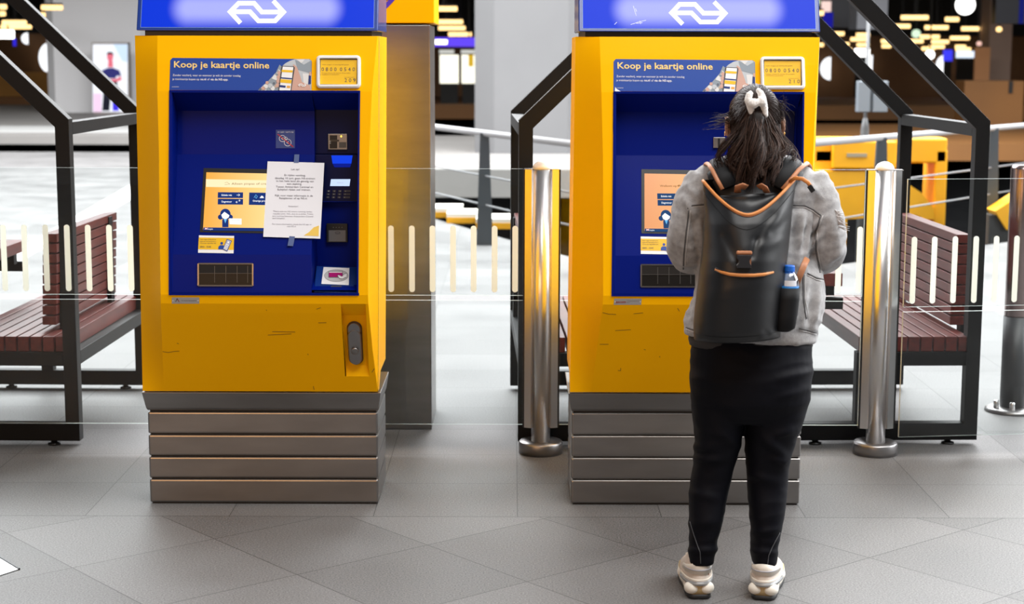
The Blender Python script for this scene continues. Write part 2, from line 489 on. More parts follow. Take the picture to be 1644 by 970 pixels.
# D-shaped lit windows in the back wall
for i, (px, py, hw, hh, flip) in enumerate(((72, 93, 9, 24, 1), (1325, 110, 8, 18, 1), (1393, 105, 7, 16, 1), (1511, 104, 8, 16, 1), (1566, 108, 7, 16, 1), (40, 62, 5, 9, 1))):
    Y = 61.55; c = at(px, py, Y); k = 62 / F
    b = MB(); P = [(c.x + hw * k - 2 * hw * k * math.sin(math.pi * t / 12), Y, c.z - hh * k * math.cos(math.pi * t / 12)) for t in range(13)]
    b.loft([[(x, y - d, z) for x, y, z in P] for d in (0, .05)], smooth=False)
    tag(b.build('window_%d' % (i + 1), emis('window_glow', (.95, .97, 1), 1.3)), kind='structure')

# hanging lamps under the dark hall ceiling (tube ends measured in the photograph, spread through the hall's depth)
LP = [(0, 10, 11), (0, 8, 22), (67, 100, 12), (60, 100, 24), (4, 42, 36), (2, 50, 43), (90, 104, 45), (690, 734, 14), (690, 743, 35), (704, 747, 45), (720, 757, 55),
      (1447, 1490, 28), (1518, 1539, 31), (1436, 1461, 42), (1485, 1522, 44), (1544, 1556, 46), (1557, 1580, 46), (1478, 1508, 59), (1526, 1556, 61), (1574, 1600, 62),
      (1328, 1355, 54), (1375, 1396, 56), (1366, 1395, 63), (1460, 1482, 66), (1496, 1523, 67), (1345, 1363, 71), (1415, 1427, 66), (1376, 1395, 72), (1416, 1430, 74),
      (1492, 1516, 75), (1534, 1550, 75), (1480, 1500, 78), (1535, 1558, 79), (1308, 1322, 21), (1309, 1324, 37), (1356, 1367, 80), (1312, 1322, 72)]
for x0, x1, y in LP:
    Y = 40 + 20 * min(1, y / 82); p = at(x0, y, Y); q = at(x1, y, Y)
    d = empty('hanging_lamp', ((p.x + q.x) / 2, Y, p.z), 'warm yellow tube lamp hanging under the dark hall ceiling', 'lamp', 'warm tube lamps in the far hall')
    b = MB(); b.tube([p, q], .062, 8); b.build('tube', LAMP, d, world=True)
    b = MB(); b.box(p.x, q.x, Y - .05, Y + .05, p.z + .06, p.z + .11); b.box((p.x + q.x) / 2 - .015, (p.x + q.x) / 2 + .015, Y - .01, Y + .01, p.z + .11, 7.5); b.build('hanger', BLACKC, d, world=True)
for px, py, r, lab, m in ((1550, 8, 15, 'large round white clock face glowing above the hall', LAMPW), (1471, 54, 6.5, 'small round greenish lamp below the slanted black beam', emis('green_lamp', (.75, 1, .72), .9)),
                          (1493, 88, 7, 'round bright white lamp low beside the slanted beam', LAMPW), (1310, 3, 7, 'round pale green lamp beside the header of the busy machine', emis('green_lamp2', (.85, 1, .7), 1.2)),
                          (1604, 47, 4, 'tiny round amber lamp near the big dark sign', LAMP), (1572, 70, 3.5, 'tiny round pink lamp left of the brown column', emis('pink_lamp', (1, .6, .5), .9))):
    Y = 48; p = at(px, py, Y); rr = r * 48.6 / F
    d = empty('round_lamp', (p.x, Y, p.z), lab, 'clock' if 'clock' in lab else 'lamp')
    if 'clock' in lab: d.name = 'station_clock'
    b = MB(); n = 28
    b.loft([[(p.x + k * rr * math.cos(t), Y + yy, p.z + k * rr * math.sin(t)) for t in (2 * math.pi * j / n for j in range(n))] for k, yy in ((.95, -.05), (1, -.02), (1, .05))])
    b.build('face' if 'clock' in lab else 'globe', m, d, world=True)
    b = MB(); b.box(p.x - .02, p.x + .02, Y - .01, Y + .01, p.z + rr * .9, 7.5); b.build('hanger', BLACKC, d, world=True)
# lit signs and display cases of the far hall
def board(name, x0, y0, x1, y1, Y, th, m, label, cat, hang=False, extra=None, stand=None):
    p = at(x0, y0, Y); q = at(x1, y1, Y)
    d = empty(name, ((p.x + q.x) / 2, Y, q.z if not stand else stand), label, cat)
    b = MB(); b.box(p.x, q.x, Y, Y + th, q.z, p.z); b.build('panel', m, d, world=True)
    if hang:
        b = MB()
        for t in (.15, .85): xx = p.x + (q.x - p.x) * t; b.box(xx - .02, xx + .02, Y + .02, Y + .06, p.z, 7.5)
        b.build('hanger', BLACKC, d, world=True)
    if stand is not None:
        b = MB(); xx = (p.x + q.x) / 2; b.box(p.x + .02, q.x - .02, Y + .02, Y + th - .01, stand, q.z); b.build('stand', BLACKC, d, world=True)
    for i, (ex0, ey0, ex1, ey1, em, nm) in enumerate(extra or []):
        a = at(ex0, ey0, Y - .02); c = at(ex1, ey1, Y - .02); b = MB(); b.box(a.x, c.x, Y - .02, Y - .004, c.z, a.z); b.build(nm, em, d, world=True)
    return d


board('shop_sign', 690, 60, 764, 75, 52, .25, emis('violet_sign', (.12, .06, .85), .95), 'long violet lit sign in the hall between totem and column', 'sign', True, [(698, 64, 718, 71, LAMPW, 'lettering_patch')])
CASE = emis('display_glow', (1, .97, .80), 1.25)
board('display_case', 706, 88, 736, 134, 51, .2, CASE, 'pale glowing display case beside the steel totem', 'display case', stand=.26, extra=[(705, 80, 729, 86, emis('grey_glow', (.75, .75, .7), .7), 'header_strip')])
board('display_case', 741, 88, 772, 134, 51, .2, CASE, 'glowing display case beside the middle concrete column, with a yellow tab', 'display case', stand=.26, extra=[(740, 80, 763, 86, MATS['grey_glow'], 'header_strip'), (752, 88, 760, 107, emis('yellow_tab', (.8, .5, .02), .7), 'yellow_tab')])
board('hall_sign', -30, 48, 20, 62, 49, .2, LAMPW, 'white lit sign at the left edge of the hall', 'sign', True, [(20.5, 62, 26, 74, emis('blue_patch', (.03, .02, .7), .9), 'blue_end')])
board('departure_board', 1602, -60, 1660, 38, 44, .4, mat('black_board', (.003, .003, .008), .4), 'large black departure board hanging at the top corner of the hall', 'board', True, [(1640, -60, 1643, 38, emis('blue_rim', (.01, .02, .35), .35), 'blue_edge')])
board('platform_sign', 1322, -30, 1376, 44, 46, .3, MATS['black_board'], 'black hanging board with a blue side beside the busy machine', 'board', True, [(1322, 20, 1337, 44, emis('blue_side', (.01, .01, .40), .6), 'blue_side'), (1319, 2, 1334, 19, emis('pink_glow', (.95, .68, .62), .9), 'pale_square')])
board('ceiling_duct', 1378, -30, 1424, 47, 42, 1.0, mat('grey_duct', (.16, .17, .19), .6), 'grey square duct under the ceiling behind the slanted beam', 'duct', True)
board('glowing_panel', 1536, 82, 1565, 93, 60, .1, emis('cool_panel', (.75, .85, 1), 1.1), 'pale blue glowing panel low in the far hall', 'panel', stand=.26)
board('glowing_panel', 1373, 78, 1396, 91, 60, .1, LAMPW, 'white glowing panel beside the thin grey pole', 'panel', stand=.26)
board('blue_kiosk', 1518, 80, 1529, 98, 57, .3, emis('kiosk_blue', (.05, .05, .9), .9), 'small bright blue kiosk in the middle of the far hall', 'kiosk', stand=.26)
# brown cabinet and posters on the right
p = at(1516, 128, 44.0); q = at(1604, 212, 44.0)
d = empty('cabinet', ((p.x + q.x) / 2, 44.5, 0), 'large ochre brown service cabinet in front of the far hall wall', 'cabinet')
slab2 = MB(); slab2.box(p.x, q.x, 42.0, 42.9, 0, p.z); slab2.build('body', WARM2, d, world=True, bevel=.02)
b = MB(); b.box((p.x + q.x) / 2 + .35, (p.x + q.x) / 2 + .45, 41.97, 42.01, .8, 1.1); b.build('latch', BLACKC, d, world=True)
board('poster_case', 1566, 76, 1588, 130, 49, .1, mat('peach_poster', (.55, .25, .10), .7), 'peach coloured poster case above the brown cabinet', 'poster', stand=-1.14)

# advertising screen in front of the left column
d = empty('advertising_screen', (at(179, 190, 44).x, 44, .16), 'upright advertising screen showing a crossed arm person, before the left column', 'screen')
p = at(147, 68, 44); q = at(209, 191, 44); b = MB(); b.box(p.x, q.x, 44, 44.25, .16, p.z); b.build('housing', mat('grey_brown_metal', (.24, .20, .18), .5), d, world=True)
f = Flat((0, 43.985, 0), (1, 0, 0), (0, 0, 1), (0, 0, 0)); f.e = .004
AD = [emis('ad_' + n, c, .95) for n, c in (('white', (.9, .93, 1)), ('blue', (.6, .75, .95)), ('skin', (.75, .16, .22)), ('navy', (.03, .03, .16)), ('black', (.01, .01, .02)), ('pink', (.85, .62, .82)), ('violet', (.05, .03, .75)))]
f.rect(149, 71, 205, 180, AD[0]); f.poly([(182, 71), (205, 71), (205, 100), (196, 98)], AD[1], 1)
f.poly([(150, 150), (163, 150), (163, 180), (150, 180)], AD[5], 1)
f.disc(177, 91, 5.2, AD[2], 3, 7); f.poly([(171.5, 88), (172, 84.5), (177, 83), (182, 85), (182.5, 88.5), (177, 86.5)], AD[4], 4)
f.poly([(174, 96), (181, 96), (182, 108), (173, 108)], AD[2], 2)
f.poly([(164, 113), (173, 109), (182, 109), (192, 113), (195, 122), (187, 122), (186, 126), (169, 126), (168, 122), (161, 122)], AD[3], 3)
f.poly([(162, 121), (168, 122), (170, 128), (188, 126), (194, 122), (196, 128), (190, 131), (168, 132), (161, 127)], AD[2], 4)
f.poly([(169, 130), (188, 130), (190, 152), (178, 152), (176, 178), (164, 178), (166, 150)], AD[4], 2); f.poly([(180, 150), (190, 150), (191, 178), (181, 178)], AD[6], 2)
f.build('picture', d, True)

# track-side objects: pole with sign plates, fence, buffer stop, coping blocks
d = empty('sign_pole', (at(1394, 215, 20).x, 20, -1.15), 'thin grey pole carrying two grey box plates above the yellow buffer stop', 'pole')
p = at(1394, 40, 20); b = MB(); b.tube([(p.x, 20, -1.15), (p.x, 20, p.z + .6)], .02, 10); b.tube([(p.x, 20, -1.15), (p.x, 20, at(1394, 207, 20).z), (p.x, 20, at(1394, 190, 20).z)], [.07, .05, .025], 10); b.build('pole', mat('galvanised', (.13, .135, .14), .6, .0), d, world=True)
for x0, x1 in ((1376, 1394), (1400, 1422)):
    a = at(x0, 130, 19.9); c = at(x1, 180, 19.9); b = MB(); b.box(a.x, c.x, 19.8, 19.95, c.z, a.z); b.build('plate', mat('blue_grey_plate', (.17, .195, .22), .5), d, world=True, bevel=.01)

GREY = mat('dark_grey_bar', (.045, .055, .065), .45)
RAILM = mat('pale_handrail', (.36, .36, .37), .4)


def fence(P0, P1, posts, label):
    P0 = Vector(P0); P1 = Vector(P1); d = empty('fence', (P0.x, P0.y, 0), label, 'fence', 'fences along the track pit')
    b = MB(); b.tube([P0, P1], .028, 12); b.build('handrail', RAILM, d, world=True)
    for z in (.62, .36):
        b = MB(); dz = Vector((0, 0, z - P0.z)); b.tube([P0 + dz, P1 + dz], .008, 8); b.build('lower_rail', mat('grey_rail', (.20, .20, .21), .4), d, world=True)
    for t in posts:
        c = P0.lerp(P1, t); b = MB(); b.loft([[(c.x + i * ww, c.y + j * .03, z) for i, j in ((-1, -1), (1, -1), (1, 1), (-1, 1))] for z, ww in ((0, .075), (c.z, .04))], smooth=False); b.build('post', GREY, d, world=True)
    return d


RC = (1.04, 11.7, 1.0)
fence((-3.4, 23.2, 1.0), RC, (.02, .27, .5, .71, .885), 'pale handrail fence running back from the middle to the left of the concrete column')
fence((1.14, 11.78, 1.0), (8.2, 21.0, 1.0), (.16, .285, .50, .85), 'pale handrail fence in front of the yellow buffer stop')

d = empty('buffer_stop', (4.0, 16.4, -1.15), 'heavy yellow buffer stop at the end of the track behind the glass', 'buffer stop')
YB = mat('yellow_buffer_paint', (.85, .40, .004), .5, vary=(2, .1))
Y = 17.0
p = at(1306, 222, Y); q = at(1460, 290, Y)
b = MB(); b.box(p.x, at(1522, 222, Y).x, Y, Y + .35, at(1400, 262, Y).z, at(1400, 222, Y).z); b.build('cross_beam', YB, d, world=True, bevel=.02)
b = MB(); b.box(at(1335, 222, Y).x, at(1436, 222, Y).x, Y - .12, Y, at(1400, 270, Y).z, at(1400, 226, Y).z); b.build('impact_plate', YB, d, world=True, bevel=.015)
b = MB(); b.box(at(1356, 238, Y).x, at(1388, 238, Y).x, Y - .13, Y - .12, at(1400, 251, Y).z, at(1400, 245, Y).z); b.build('name_plate', mat('plate_grey', (.35, .3, .2), .5), d, world=True)
for x0, x1, nm in ((1306, 1336, 'upright'), (1440, 1458, 'upright'), (1500, 1520, 'upright')):
    b = MB(); b.box(at(x0, 300, Y).x, at(x1, 300, Y).x, Y, Y + .5, -1.14, at(1400, 240, Y).z); b.build(nm, YB, d, world=True, bevel=.02)
b = MB(); P = [(1290, 275), (1410, 275), (1450, 290), (1480, 310), (1500, 335), (1500, 352), (1488, 352), (1470, 345), (1360, 352), (1358, 395), (1330, 400), (1300, 380)]
PP = [at(x, y, Y - .1) for x, y in P]; b.loft([[(v.x, v.y + k, v.z) for v in PP] for k in (0, .3)], smooth=False); b.build('side_frame', YB, d, world=True)
a0 = at(1600, 352, 16.2); a1 = at(1680, 300, 16.2); b = MB(); b.bar(a0, a1, .3, .22, (0, 1, 0)); b.build('stay', YB, d, world=True)
b = MB(); b.box(a0.x - .1, a0.x + .2, 16.1, 16.4, -1.14, a0.z + .05); b.build('stay_foot', mat('dark_iron', (.03, .03, .03), .6), d, world=True)
for i, (x, y) in enumerate(((708, 349), (752, 358), (800, 367))):
    c = fl(x, y); b = MB(); b.box(c.x - .22, c.x + .22, c.y - .05, c.y + .5, 0.0, .10); b.box(c.x - .22, c.x + .22, c.y - .055, c.y + .50, 0.0, .06, 1)
    o = b.build('coping_block', [mat('cream_stone', (.75, .70, .6), .6), YB]); tag(o, 'pale yellow-edged block on the pit rim, %s' % ('half behind the steel totem', 'middle one of three', 'nearest the steel post')[i], 'block', 'edge blocks on the pit rim')

# steel post at the right edge
cx, cy = 2.405, 7.92
d = empty('guard_post', (cx, cy, 0), 'round steel guard post with a bolted foot at the right edge of the picture', 'post')
b = MB(); b.lathe([(.058, .02), (.058, 1.16), (.05, 1.18)], (cx, cy, 0)); b.build('shaft', mat('steel_brown_reflection', (.35, .27, .26), .25, 1.), d, world=True)  # brownish reflection on the shaft is put into the steel's base colour
b = MB(); b.lathe([(.061, .015), (.061, .46)], (cx, cy, 0)); b.build('sleeve', mat('dark_rubber', (.03, .032, .035), .45), d, world=True)
b = MB(); b.lathe([(.13, 0), (.13, .012), (.11, .022), (.06, .024)], (cx, cy, 0)); b.build('foot_plate', STEELD, d, world=True)
for t in (3.5, 4.4, 5.4, .6):
    b = MB(); b.lathe([(.013, .02), (.013, .055), (.008, .06)], (cx + .095 * math.cos(t), cy + .095 * math.sin(t), 0), 10); b.build('bolt', ALU, d, world=True)

# small steel floor plate bottom left
q = [fl(-40, 872), fl(0, 897.5), fl(31, 915), fl(0, 925), fl(-40, 935)]
d = empty('floor_plate', (q[2].x, q[2].y, 0), 'small bright steel plate let into the floor at the bottom left corner', 'floor plate')
b = MB(); b.add([(v.x, v.y, .003) for v in q], [(0, 1, 2, 3, 4)]); b.build('plate', mat('bright_plate', (.8, .8, .82), .3, .6), d, world=True)
b = MB(); b.bar((q[0].x, q[0].y, .002), (q[2].x, q[2].y, .002), .008, .006, (0, 0, 1)); b.build('rim', BLK, d, world=True)

# ------------------------------------------------------------------ totem behind the left machine
d = empty('information_totem', (-.62, 7.75, 0), 'tall steel information totem with a yellow head behind the left machine', 'totem')
b = MB(); b.box(-.90, -.363, 7.474, 7.92, 0.0, 1.815); b.build('steel_shaft', STEEL, d, world=True, bevel=.004)
b = MB(); b.box(-.91, -.344, 7.465, 7.93, 1.822, 2.75); b.build('yellow_head', [YEL], d, world=True, bevel=.004)
f = Flat((0, 7.463, 0), (1, 0, 0), (0, 0, 1), (0, 0, 0)); logo(f, 590, -4, 100, mat('violet_print', (.07, .03, .5), .4)); f.build('emblem', d, True)

# ------------------------------------------------------------------ bollards and glass barrier
def bollard(cx, cy, label):
    d = empty('barrier_post', (cx, cy, 0), label, 'post', 'steel posts of the glass barrier')
    b = MB(); b.lathe([(.094, 0), (.094, .046), (.09, .052), (.041, .053)], (cx, cy, 0), 48); b.build('base_disc', STEELD, d, world=True)
    b = MB(); b.lathe([(.0405, .05), (.0405, 1.213)], (cx, cy, 0), 40); b.build('tube', ALU, d, world=True)
    b = MB(); b.lathe([(.041, 1.213), (.038, 1.226), (.030, 1.238), (.016, 1.246), (.003, 1.249)], (cx, cy, 0), 32); b.build('domed_cap', mat('white_cap', (.82, .82, .84), .3), d, world=True)
    b = MB()
    # flanged profile seen from above, the flanges clasp the glass
    P = [(-.071, .014), (-.071, -.014), (-.043, -.0255), (-.036, -.018), (.036, -.018), (.043, -.0255), (.071, -.014), (.071, .014)]
    b.loft([[(cx + x, cy + y, z) for x, y in P] for z in (.112, 1.212)], smooth=False); b.build('clamp_profile', ALU, d, world=True)
    for s in (-1, 1):
        b = MB(); b.box(cx + s * .0745 - .0035, cx + s * .0745 + .0035, cy - .014, cy + .014, .112, 1.212); b.build('rubber_seal', BLK, d, world=True)
    b = MB(); b.box(cx - .074, cx + .074, cy - .022, cy + .012, 1.2125, 1.2155); b.build('top_plate', ALU, d, world=True)
    return d


bollard(.124, 7.035, 'steel barrier post with white domed cap between the two machines')
bollard(1.556, 7.035, 'steel barrier post with white domed cap right of the standing person')


def barrier(x0, y0, x1, y1, dz, label, stripes):
    d = empty('glass_barrier', ((x0 + x1) / 2, (y0 + y1) / 2, .12), label, 'glass barrier', 'glass barrier panels')
    P = Vector((x0, y0, 0)); Q = Vector((x1, y1, 0)); t = (Q - P).normalized(); n = Vector((-t.y, t.x, 0)) * .006
    for z0, z1, nm in ((.680, 1.2145, 'upper_pane'), (.124, .659, 'lower_pane')):
        z0 += dz; z1 += dz; b = MB()
        c = [P - n, Q - n, Q + n, P + n]
        vs = [(v.x, v.y, z) for z in (z0, z1) for v in c]
        b.add(vs, [(0, 1, 5, 4), (2, 3, 7, 6)], 0); b.add(vs, [(0, 3, 2, 1), (4, 5, 6, 7), (1, 2, 6, 5), (3, 0, 4, 7)], 1)
        o = b.build(nm, [GLASS, GEDGE], d, world=True)
        if nm == 'upper_pane':
            for px in stripes:
                r = ray(px, 415); k = (P.x * t.y - P.y * t.x) / (r.x * t.y - r.y * t.x); c = Vector((r.x * k, r.y * k, 0)) - n * 1.25
                s = MB(); R = .0122; za, zb = .694 + dz + R, .976 + dz - R
                pl = [c + t * (R * math.cos(a)) + Vector((0, 0, (zb if a < math.pi else za) + R * math.sin(a))) for a in (2 * math.pi * j / 24 + 1e-4 for j in range(24))]
                s.add(pl, [tuple(range(24))]); s.build('frosted_stripe', FROST, o, world=True, recalc=False)
    return d


barrier(-3.3, 7.03, .0450, 7.03, 0, 'long glass barrier panel left of the middle steel post', [7.5, 41, 75, 109.5, 143, 177, 210.5] + [628, 661.5, 694.5, 727.5, 760.5, 794, 827])
barrier(.203, 7.03, 1.477, 7.03, 0, 'glass barrier panel between the two steel posts behind the right machine', [895 + 34 * i for i in range(0, 13)] + [1346, 1379])
barrier(1.6352, 6.955, 2.36, 7.045, -.034, 'glass barrier panel right of the right steel post', [1466, 1498.5, 1531.5, 1565, 1597.5, 1630])


# ------------------------------------------------------------------ picnic-bench shelters
def bench(cx, cy, rz, label, side):
    """two facing seats and a table inside a pair of house-shaped black frames; long side runs away from the camera. local: x across, y along, front frame at y = 0"""
    d = empty('bench_shelter', (cx, cy, 0), label, 'bench shelter', 'house-framed picnic benches', rz)
    W, D, ph, t, tt = 1.005, 1.25, 1.40, .06, .075
    for y in (t / 2, D + t / 2):
        b = MB()
        # closed house outline: bottom beam, posts, slopes (mitred ring)
        out = [(-W, .022), (W, .022), (W, ph + .012), (0.05, ph + .012 + (W - .05) * .965), (-.05, ph + .012 + (W - .05) * .965), (-W, ph + .012)]
        inn = [(-W + t, .022 + tt), (W - t, .022 + tt), (W - t, ph - .022), (.03, ph - .022 + (W - t - .03) * .965), (-.03, ph - .022 + (W - t - .03) * .965), (-W + t, ph - .022)]
        n = 6; vs = [(x, yy, z) for yy in (y - t / 2, y + t / 2) for L in (out, inn) for x, z in L]; fs = []
        for i in range(n):
            k = (i + 1) % n
            fs += [(i, k, n + k, n + i), (2 * n + i, 3 * n + i, 3 * n + k, 2 * n + k), (i, 2 * n + i, 2 * n + k, k), (n + i, n + k, 3 * n + k, 3 * n + i)]
        b.add(vs, fs); b.build('frame', FRAME, d, bevel=.002)
        b = MB()
        for s in (-1, 1):
            b.box(min(s * .465, s * .945), max(s * .465, s * .945), y - t / 2 + .002, y + t / 2 - .002, .352, .412)
            b.box(min(s * .465, s * .525), max(s * .465, s * .525), y - t / 2 + .002, y + t / 2 - .002, .09, .36)
        b.box(-.40, .40, y - t / 2 + .01, y + t / 2 - .01, .60, .65); b.box(-.03, .03, y - t / 2 + .01, y + t / 2 - .01, .09, .62)
        b.build('seat_support', FRAME, d, bevel=.002)
        for x in (-W + .12, -.3, .3, W - .12):
            b = MB(); b.lathe([(.028, 0), (.028, .008), (.014, .01), (.014, .024)], (x, y, 0), 12); b.build('foot', BLK, d)
    for s in (-1, 1):
        b = MB(); b.box(min(s * (W - t), s * W), max(s * (W - t), s * W), t, D, ph - .055, ph - .002); b.build('tie_beam', FRAME, d, bevel=.002)
        b = MB(); b.box(min(s * (W - t + .005), s * W), max(s * (W - t + .005), s * W), t, D, .352, .412); b.build('side_rail', FRAME, d, bevel=.002)
        b = MB(); b.box(min(s * .05, s * 0.0), max(s * .05, s * 0), t, D, 2.30, 2.36); b.build('ridge_beam', FRAME, d)
        # seat: eight lengthwise slats
        se = empty('seat', (0, 0, 0), None, None); se.parent = d
        for k in range(9):
            x = s * (.475 + .0545 * k); w_ = .047
            q = MB(); q.box(min(x, x + s * w_), max(x, x + s * w_), .012, D + .05, .413, .479); q.build('slat', WOOD, se, bevel=.003)
        # backrest: nine slats stacked, leaning outwards at the top
        br = empty('backrest', (0, 0, 0), None, None); br.parent = d
        for k in range(9):
            z = .506 + .0455 * k; x = s * ((.912 if side > 0 else .812) + .002 * k)
            q = MB(); q.box(min(x, x + s * .062), max(x, x + s * .062), .16, D - .06, z, z + .0388); q.build('slat', WOOD, br, bevel=.003)
        for y in (.24, D - .2):
            q = MB(); x = s * (.976 if side > 0 else .874); q.box(min(x, x + s * .022), max(x, x + s * .022), y - .03, y + .03, .36, .9); q.build('bracket', FRAME, br)
    tb = empty('table_top', (0, 0, 0), None, None); tb.parent = d
    for k in range(7):
        x = -.395 + k * .1135
        q = MB(); q.box(x, x + .109, .012, D + .05, .70, .757); q.build('slat', WOOD, tb, bevel=.003)
    q = MB(); q.box(-.38, .38, .10, .15, .648, .70); q.box(-.38, .38, D - .1, D - .05, .648, .70); q.build('batten', FRAME, tb)
    return d


bench(-2.878, 7.152, math.radians(-1.2), 'black house-framed picnic bench with red slats left of the left machine', -1)
bench(1.032, 7.172, math.radians(1.6), 'black house-framed picnic bench with red slats behind the right machine', 1)


# ------------------------------------------------------------------ ticket machines
LB = Vector((-.935, 6.15, 0))      # the left machine's root: decals are measured on it


def lerp_tab(tab, z):
    tab = sorted(tab)
    if z <= tab[0][0]: return tab[0][1]
    for (a, va), (c, vc) in zip(tab, tab[1:]):
        if z <= c: return va + (vc - va) * (z - a) / (c - a)
    return tab[-1][1]


PY = [(1.75, -.02), (1.66, -.048), (1.553, -.075), (1.2, -.125), (.828, -.16), (.79, -.155), (.442, 0.0)]
XL = [(1.75, -.344), (1.324, -.332), (.812, -.329), (.442, -.361)]
XR = [(1.75, .448), (1.553, .431), (1.326, .421), (.814, .417), (.62, .424), (.442, .436)]
XO = [(1.75, .452), (.442, .437)]
XQ = [(1.75, -.430), (.442, -.440)]
py_ = lambda z: lerp_tab(PY, z)


def machine(rx, left):
    d = empty('ticket_machine', (rx, 6.15, 0), 'yellow ticket machine with number 209 and a paper notice taped beside its screen' if left else 'yellow ticket machine with number 210 in use by the person with the backpack', 'ticket machine', 'yellow and blue ticket machines')
    # plinth
    pl = empty('plinth', (0, 0, 0), None, None); pl.parent = d
    zs = [(.006, .096), (.101, .182), (.187, .267), (.272, .355)]
    for i, (z0, z1) in enumerate(zs):
        b = MB(); b.box(-.432, .432, .035, .42, z0, z1); b.build('steel_band', STEEL, pl, bevel=.007, seg=3)
    b = MB(); b.box(-.424, .424, .043, .412, 0, .42); b.build('core', mat('dark_core', (.02, .018, .016), .6), pl)
    b = MB(); b.loft([[(-.432 - k, .035 - k * 2.0, z), (.432 + k, .035 - k * 2.0, z), (.432 + k, .42 + k, z), (-.432 - k, .42 + k, z)] for z, k in ((.362, 0), (.372, .004), (.436, .014))], smooth=False); b.build('flared_band', STEEL, pl, bevel=.003)
    # housing: front shell with the terminal opening and the handle niche left open
    b = MB()
    def sub(a, c, n): return [a + (c - a) * i / n for i in range(n + 1)]
    Zt = sub(1.75, 1.553, 6); Zm = sub(1.553, .828, 16); Zb = sub(.828, .795, 1); Zc = sub(.795, .505, 8); Zd = sub(.505, .442, 3)
    xl = lambda z: lerp_tab(XL, z); xr = lambda z: lerp_tab(XR, z); xo = lambda z: lerp_tab(XO, z); xq = lambda z: lerp_tab(XQ, z)
    fp = lambda x, z: (x, py_(z), z)

    def strips(Z, fa, fc):
        for a, c in zip(Z, Z[1:]): b.add([fp(fa(a), a), fp(fc(a), a), fp(fc(c), c), fp(fa(c), c)], [(0, 3, 2, 1)])
    ol = lambda z: -.293 + (1.553 - z) * -.006; orr = lambda z: .388 - (1.553 - z) * .009
    h0, h1 = .318, .408
    strips(Zt, xl, xr); strips(Zm, xl, ol); strips(Zm, orr, xr); strips(Zb, xl, xr)
    strips(Zc, xl, lambda z: h0); strips(Zc, lambda z: h1, xr); strips(Zd, xl, xr)
    ZA = Zt + Zm[1:] + Zb[1:] + Zc[1:] + Zd[1:]
    def cham(x0, x1, sag, flip):
        rr = []
        for a in ZA:
            P = Vector((x0(a), 0, a)); Q = Vector(fp(x1(a), a)); rr.append([P.lerp(Q, t) + Vector((0, sag * math.sin(math.pi * t) * (-Q.y / .16), 0)) for t in (i / 6 for i in range(7))])
        if flip: rr = rr[::-1]
        b.loft(rr, closed=False, caps=False, smooth=True)
    cham(xq, xl, .010, True); cham(xo, xr, .003, False)
    dp = .37
    b.add([(xq(1.75), 0, 1.75), (xq(.442), 0, .442), (xq(.442), .05, .442), (xq(.5), .12, .50), (xq(.5), dp, .50), (xq(1.75), dp, 1.75)], [(0, 5, 4, 3, 2, 1)])
    b.add([(xo(1.75), 0, 1.75), (xo(.442), 0, .442), (xo(.442), .05, .442), (xo(.5), .12, .50), (xo(.5), dp, .50), (xo(1.75), dp, 1.75)], [(0, 1, 2, 3, 4, 5)])
    b.add([(xq(1.75), dp, 1.75), (xo(1.75), dp, 1.75), (xo(.5), dp, .50), (xq(.5), dp, .50)], [(0, 1, 2, 3)])
    b.add([(xq(1.75), 0, 1.75), (xl(1.75), -.02, 1.75), (xr(1.75), -.02, 1.75), (xo(1.75), 0, 1.75), (xo(1.75), dp, 1.75), (xq(1.75), dp, 1.75)], [(0, 1, 2, 3, 4, 5)])
    b.add([(xq(.442), 0, .442), (xo(.442), 0, .442), (xo(.442), .05, .442), (xq(.442), .05, .442), (xo(.5), .12, .50), (xq(.5), .12, .50), (xo(.5), .37, .50), (xq(.5), .37, .50)], [(0, 3, 2, 1), (3, 5, 4, 2), (5, 7, 6, 4)])
    # handle niche: sloped ceiling, back and sides
    nb = .035
    T0, T1 = fp(h0, .795), fp(h1, .795); B0, B1 = fp(h0 + .004, .505), fp(h1 + .002, .505)
    k0, k1 = (h0, py_(.745) + nb, .745), (h1, py_(.745) + nb, .745); m0, m1 = (h0 + .004, py_(.545) + nb - .01, .545), (h1 - .012, py_(.545) + nb - .01, .545)
    b.add([T0, T1, k1, k0], [(0, 1, 2, 3)]); b.add([k0, k1, m1, m0], [(0, 1, 2, 3)]); b.add([m0, m1, B1, B0], [(0, 1, 2, 3)])
    b.add([T0, k0, m0, B0], [(0, 1, 2, 3)]); b.add([T1, B1, m1, k1], [(0, 1, 2, 3)])
    b.build('housing', YEL, d, recalc=False)
    # door edge line on the right side
    b = MB(); b.tube([(xo(z) - .0005, -.0005, z) for z in (1.748, .443)], .0012, 6); b.build('door_gap', BLK, d)
    # scuffs on the lower front
    pn = Flat((0, py_(.70), .70), (1, 0, 0), (0, py_(.75) - py_(.65), .1), LB); SC = mat('scuff_mark', (.16, .06, .005), .6)
    if left: sc = [[(261, 564.5), (270, 566), (280, 564.2), (288, 563.8)], [(284, 551), (287, 552)], [(430, 538), (452, 537), (468, 536)], [(437, 532.5), (474, 533)], [(508, 496.5), (515, 494)], [(511, 518.5), (524, 518)], [(503, 620), (504.5, 626)], [(427, 497.5), (428.5, 498.5)], [(597, 598), (601, 592)], [(494, 568), (495, 570)]]
    else: sc = [[(260, 500), (270, 502.5), (282, 503)], [(310, 502), (325, 500.5)], [(285, 529), (310, 527.5)], [(300, 593), (304.5, 593.5), (304, 589)], [(264, 551), (278, 551)], [(379, 493), (383, 498)], [(363, 570), (364, 572)], [(336, 559), (339, 560)]]
    for P in sc: pn.line(P, .8, SC)
    pn.build('scuffs', d)
    # handle
    hd = empty('door_handle', (0, 0, 0), None, None); hd.parent = d; hd['label'] = 'oval steel lock handle'
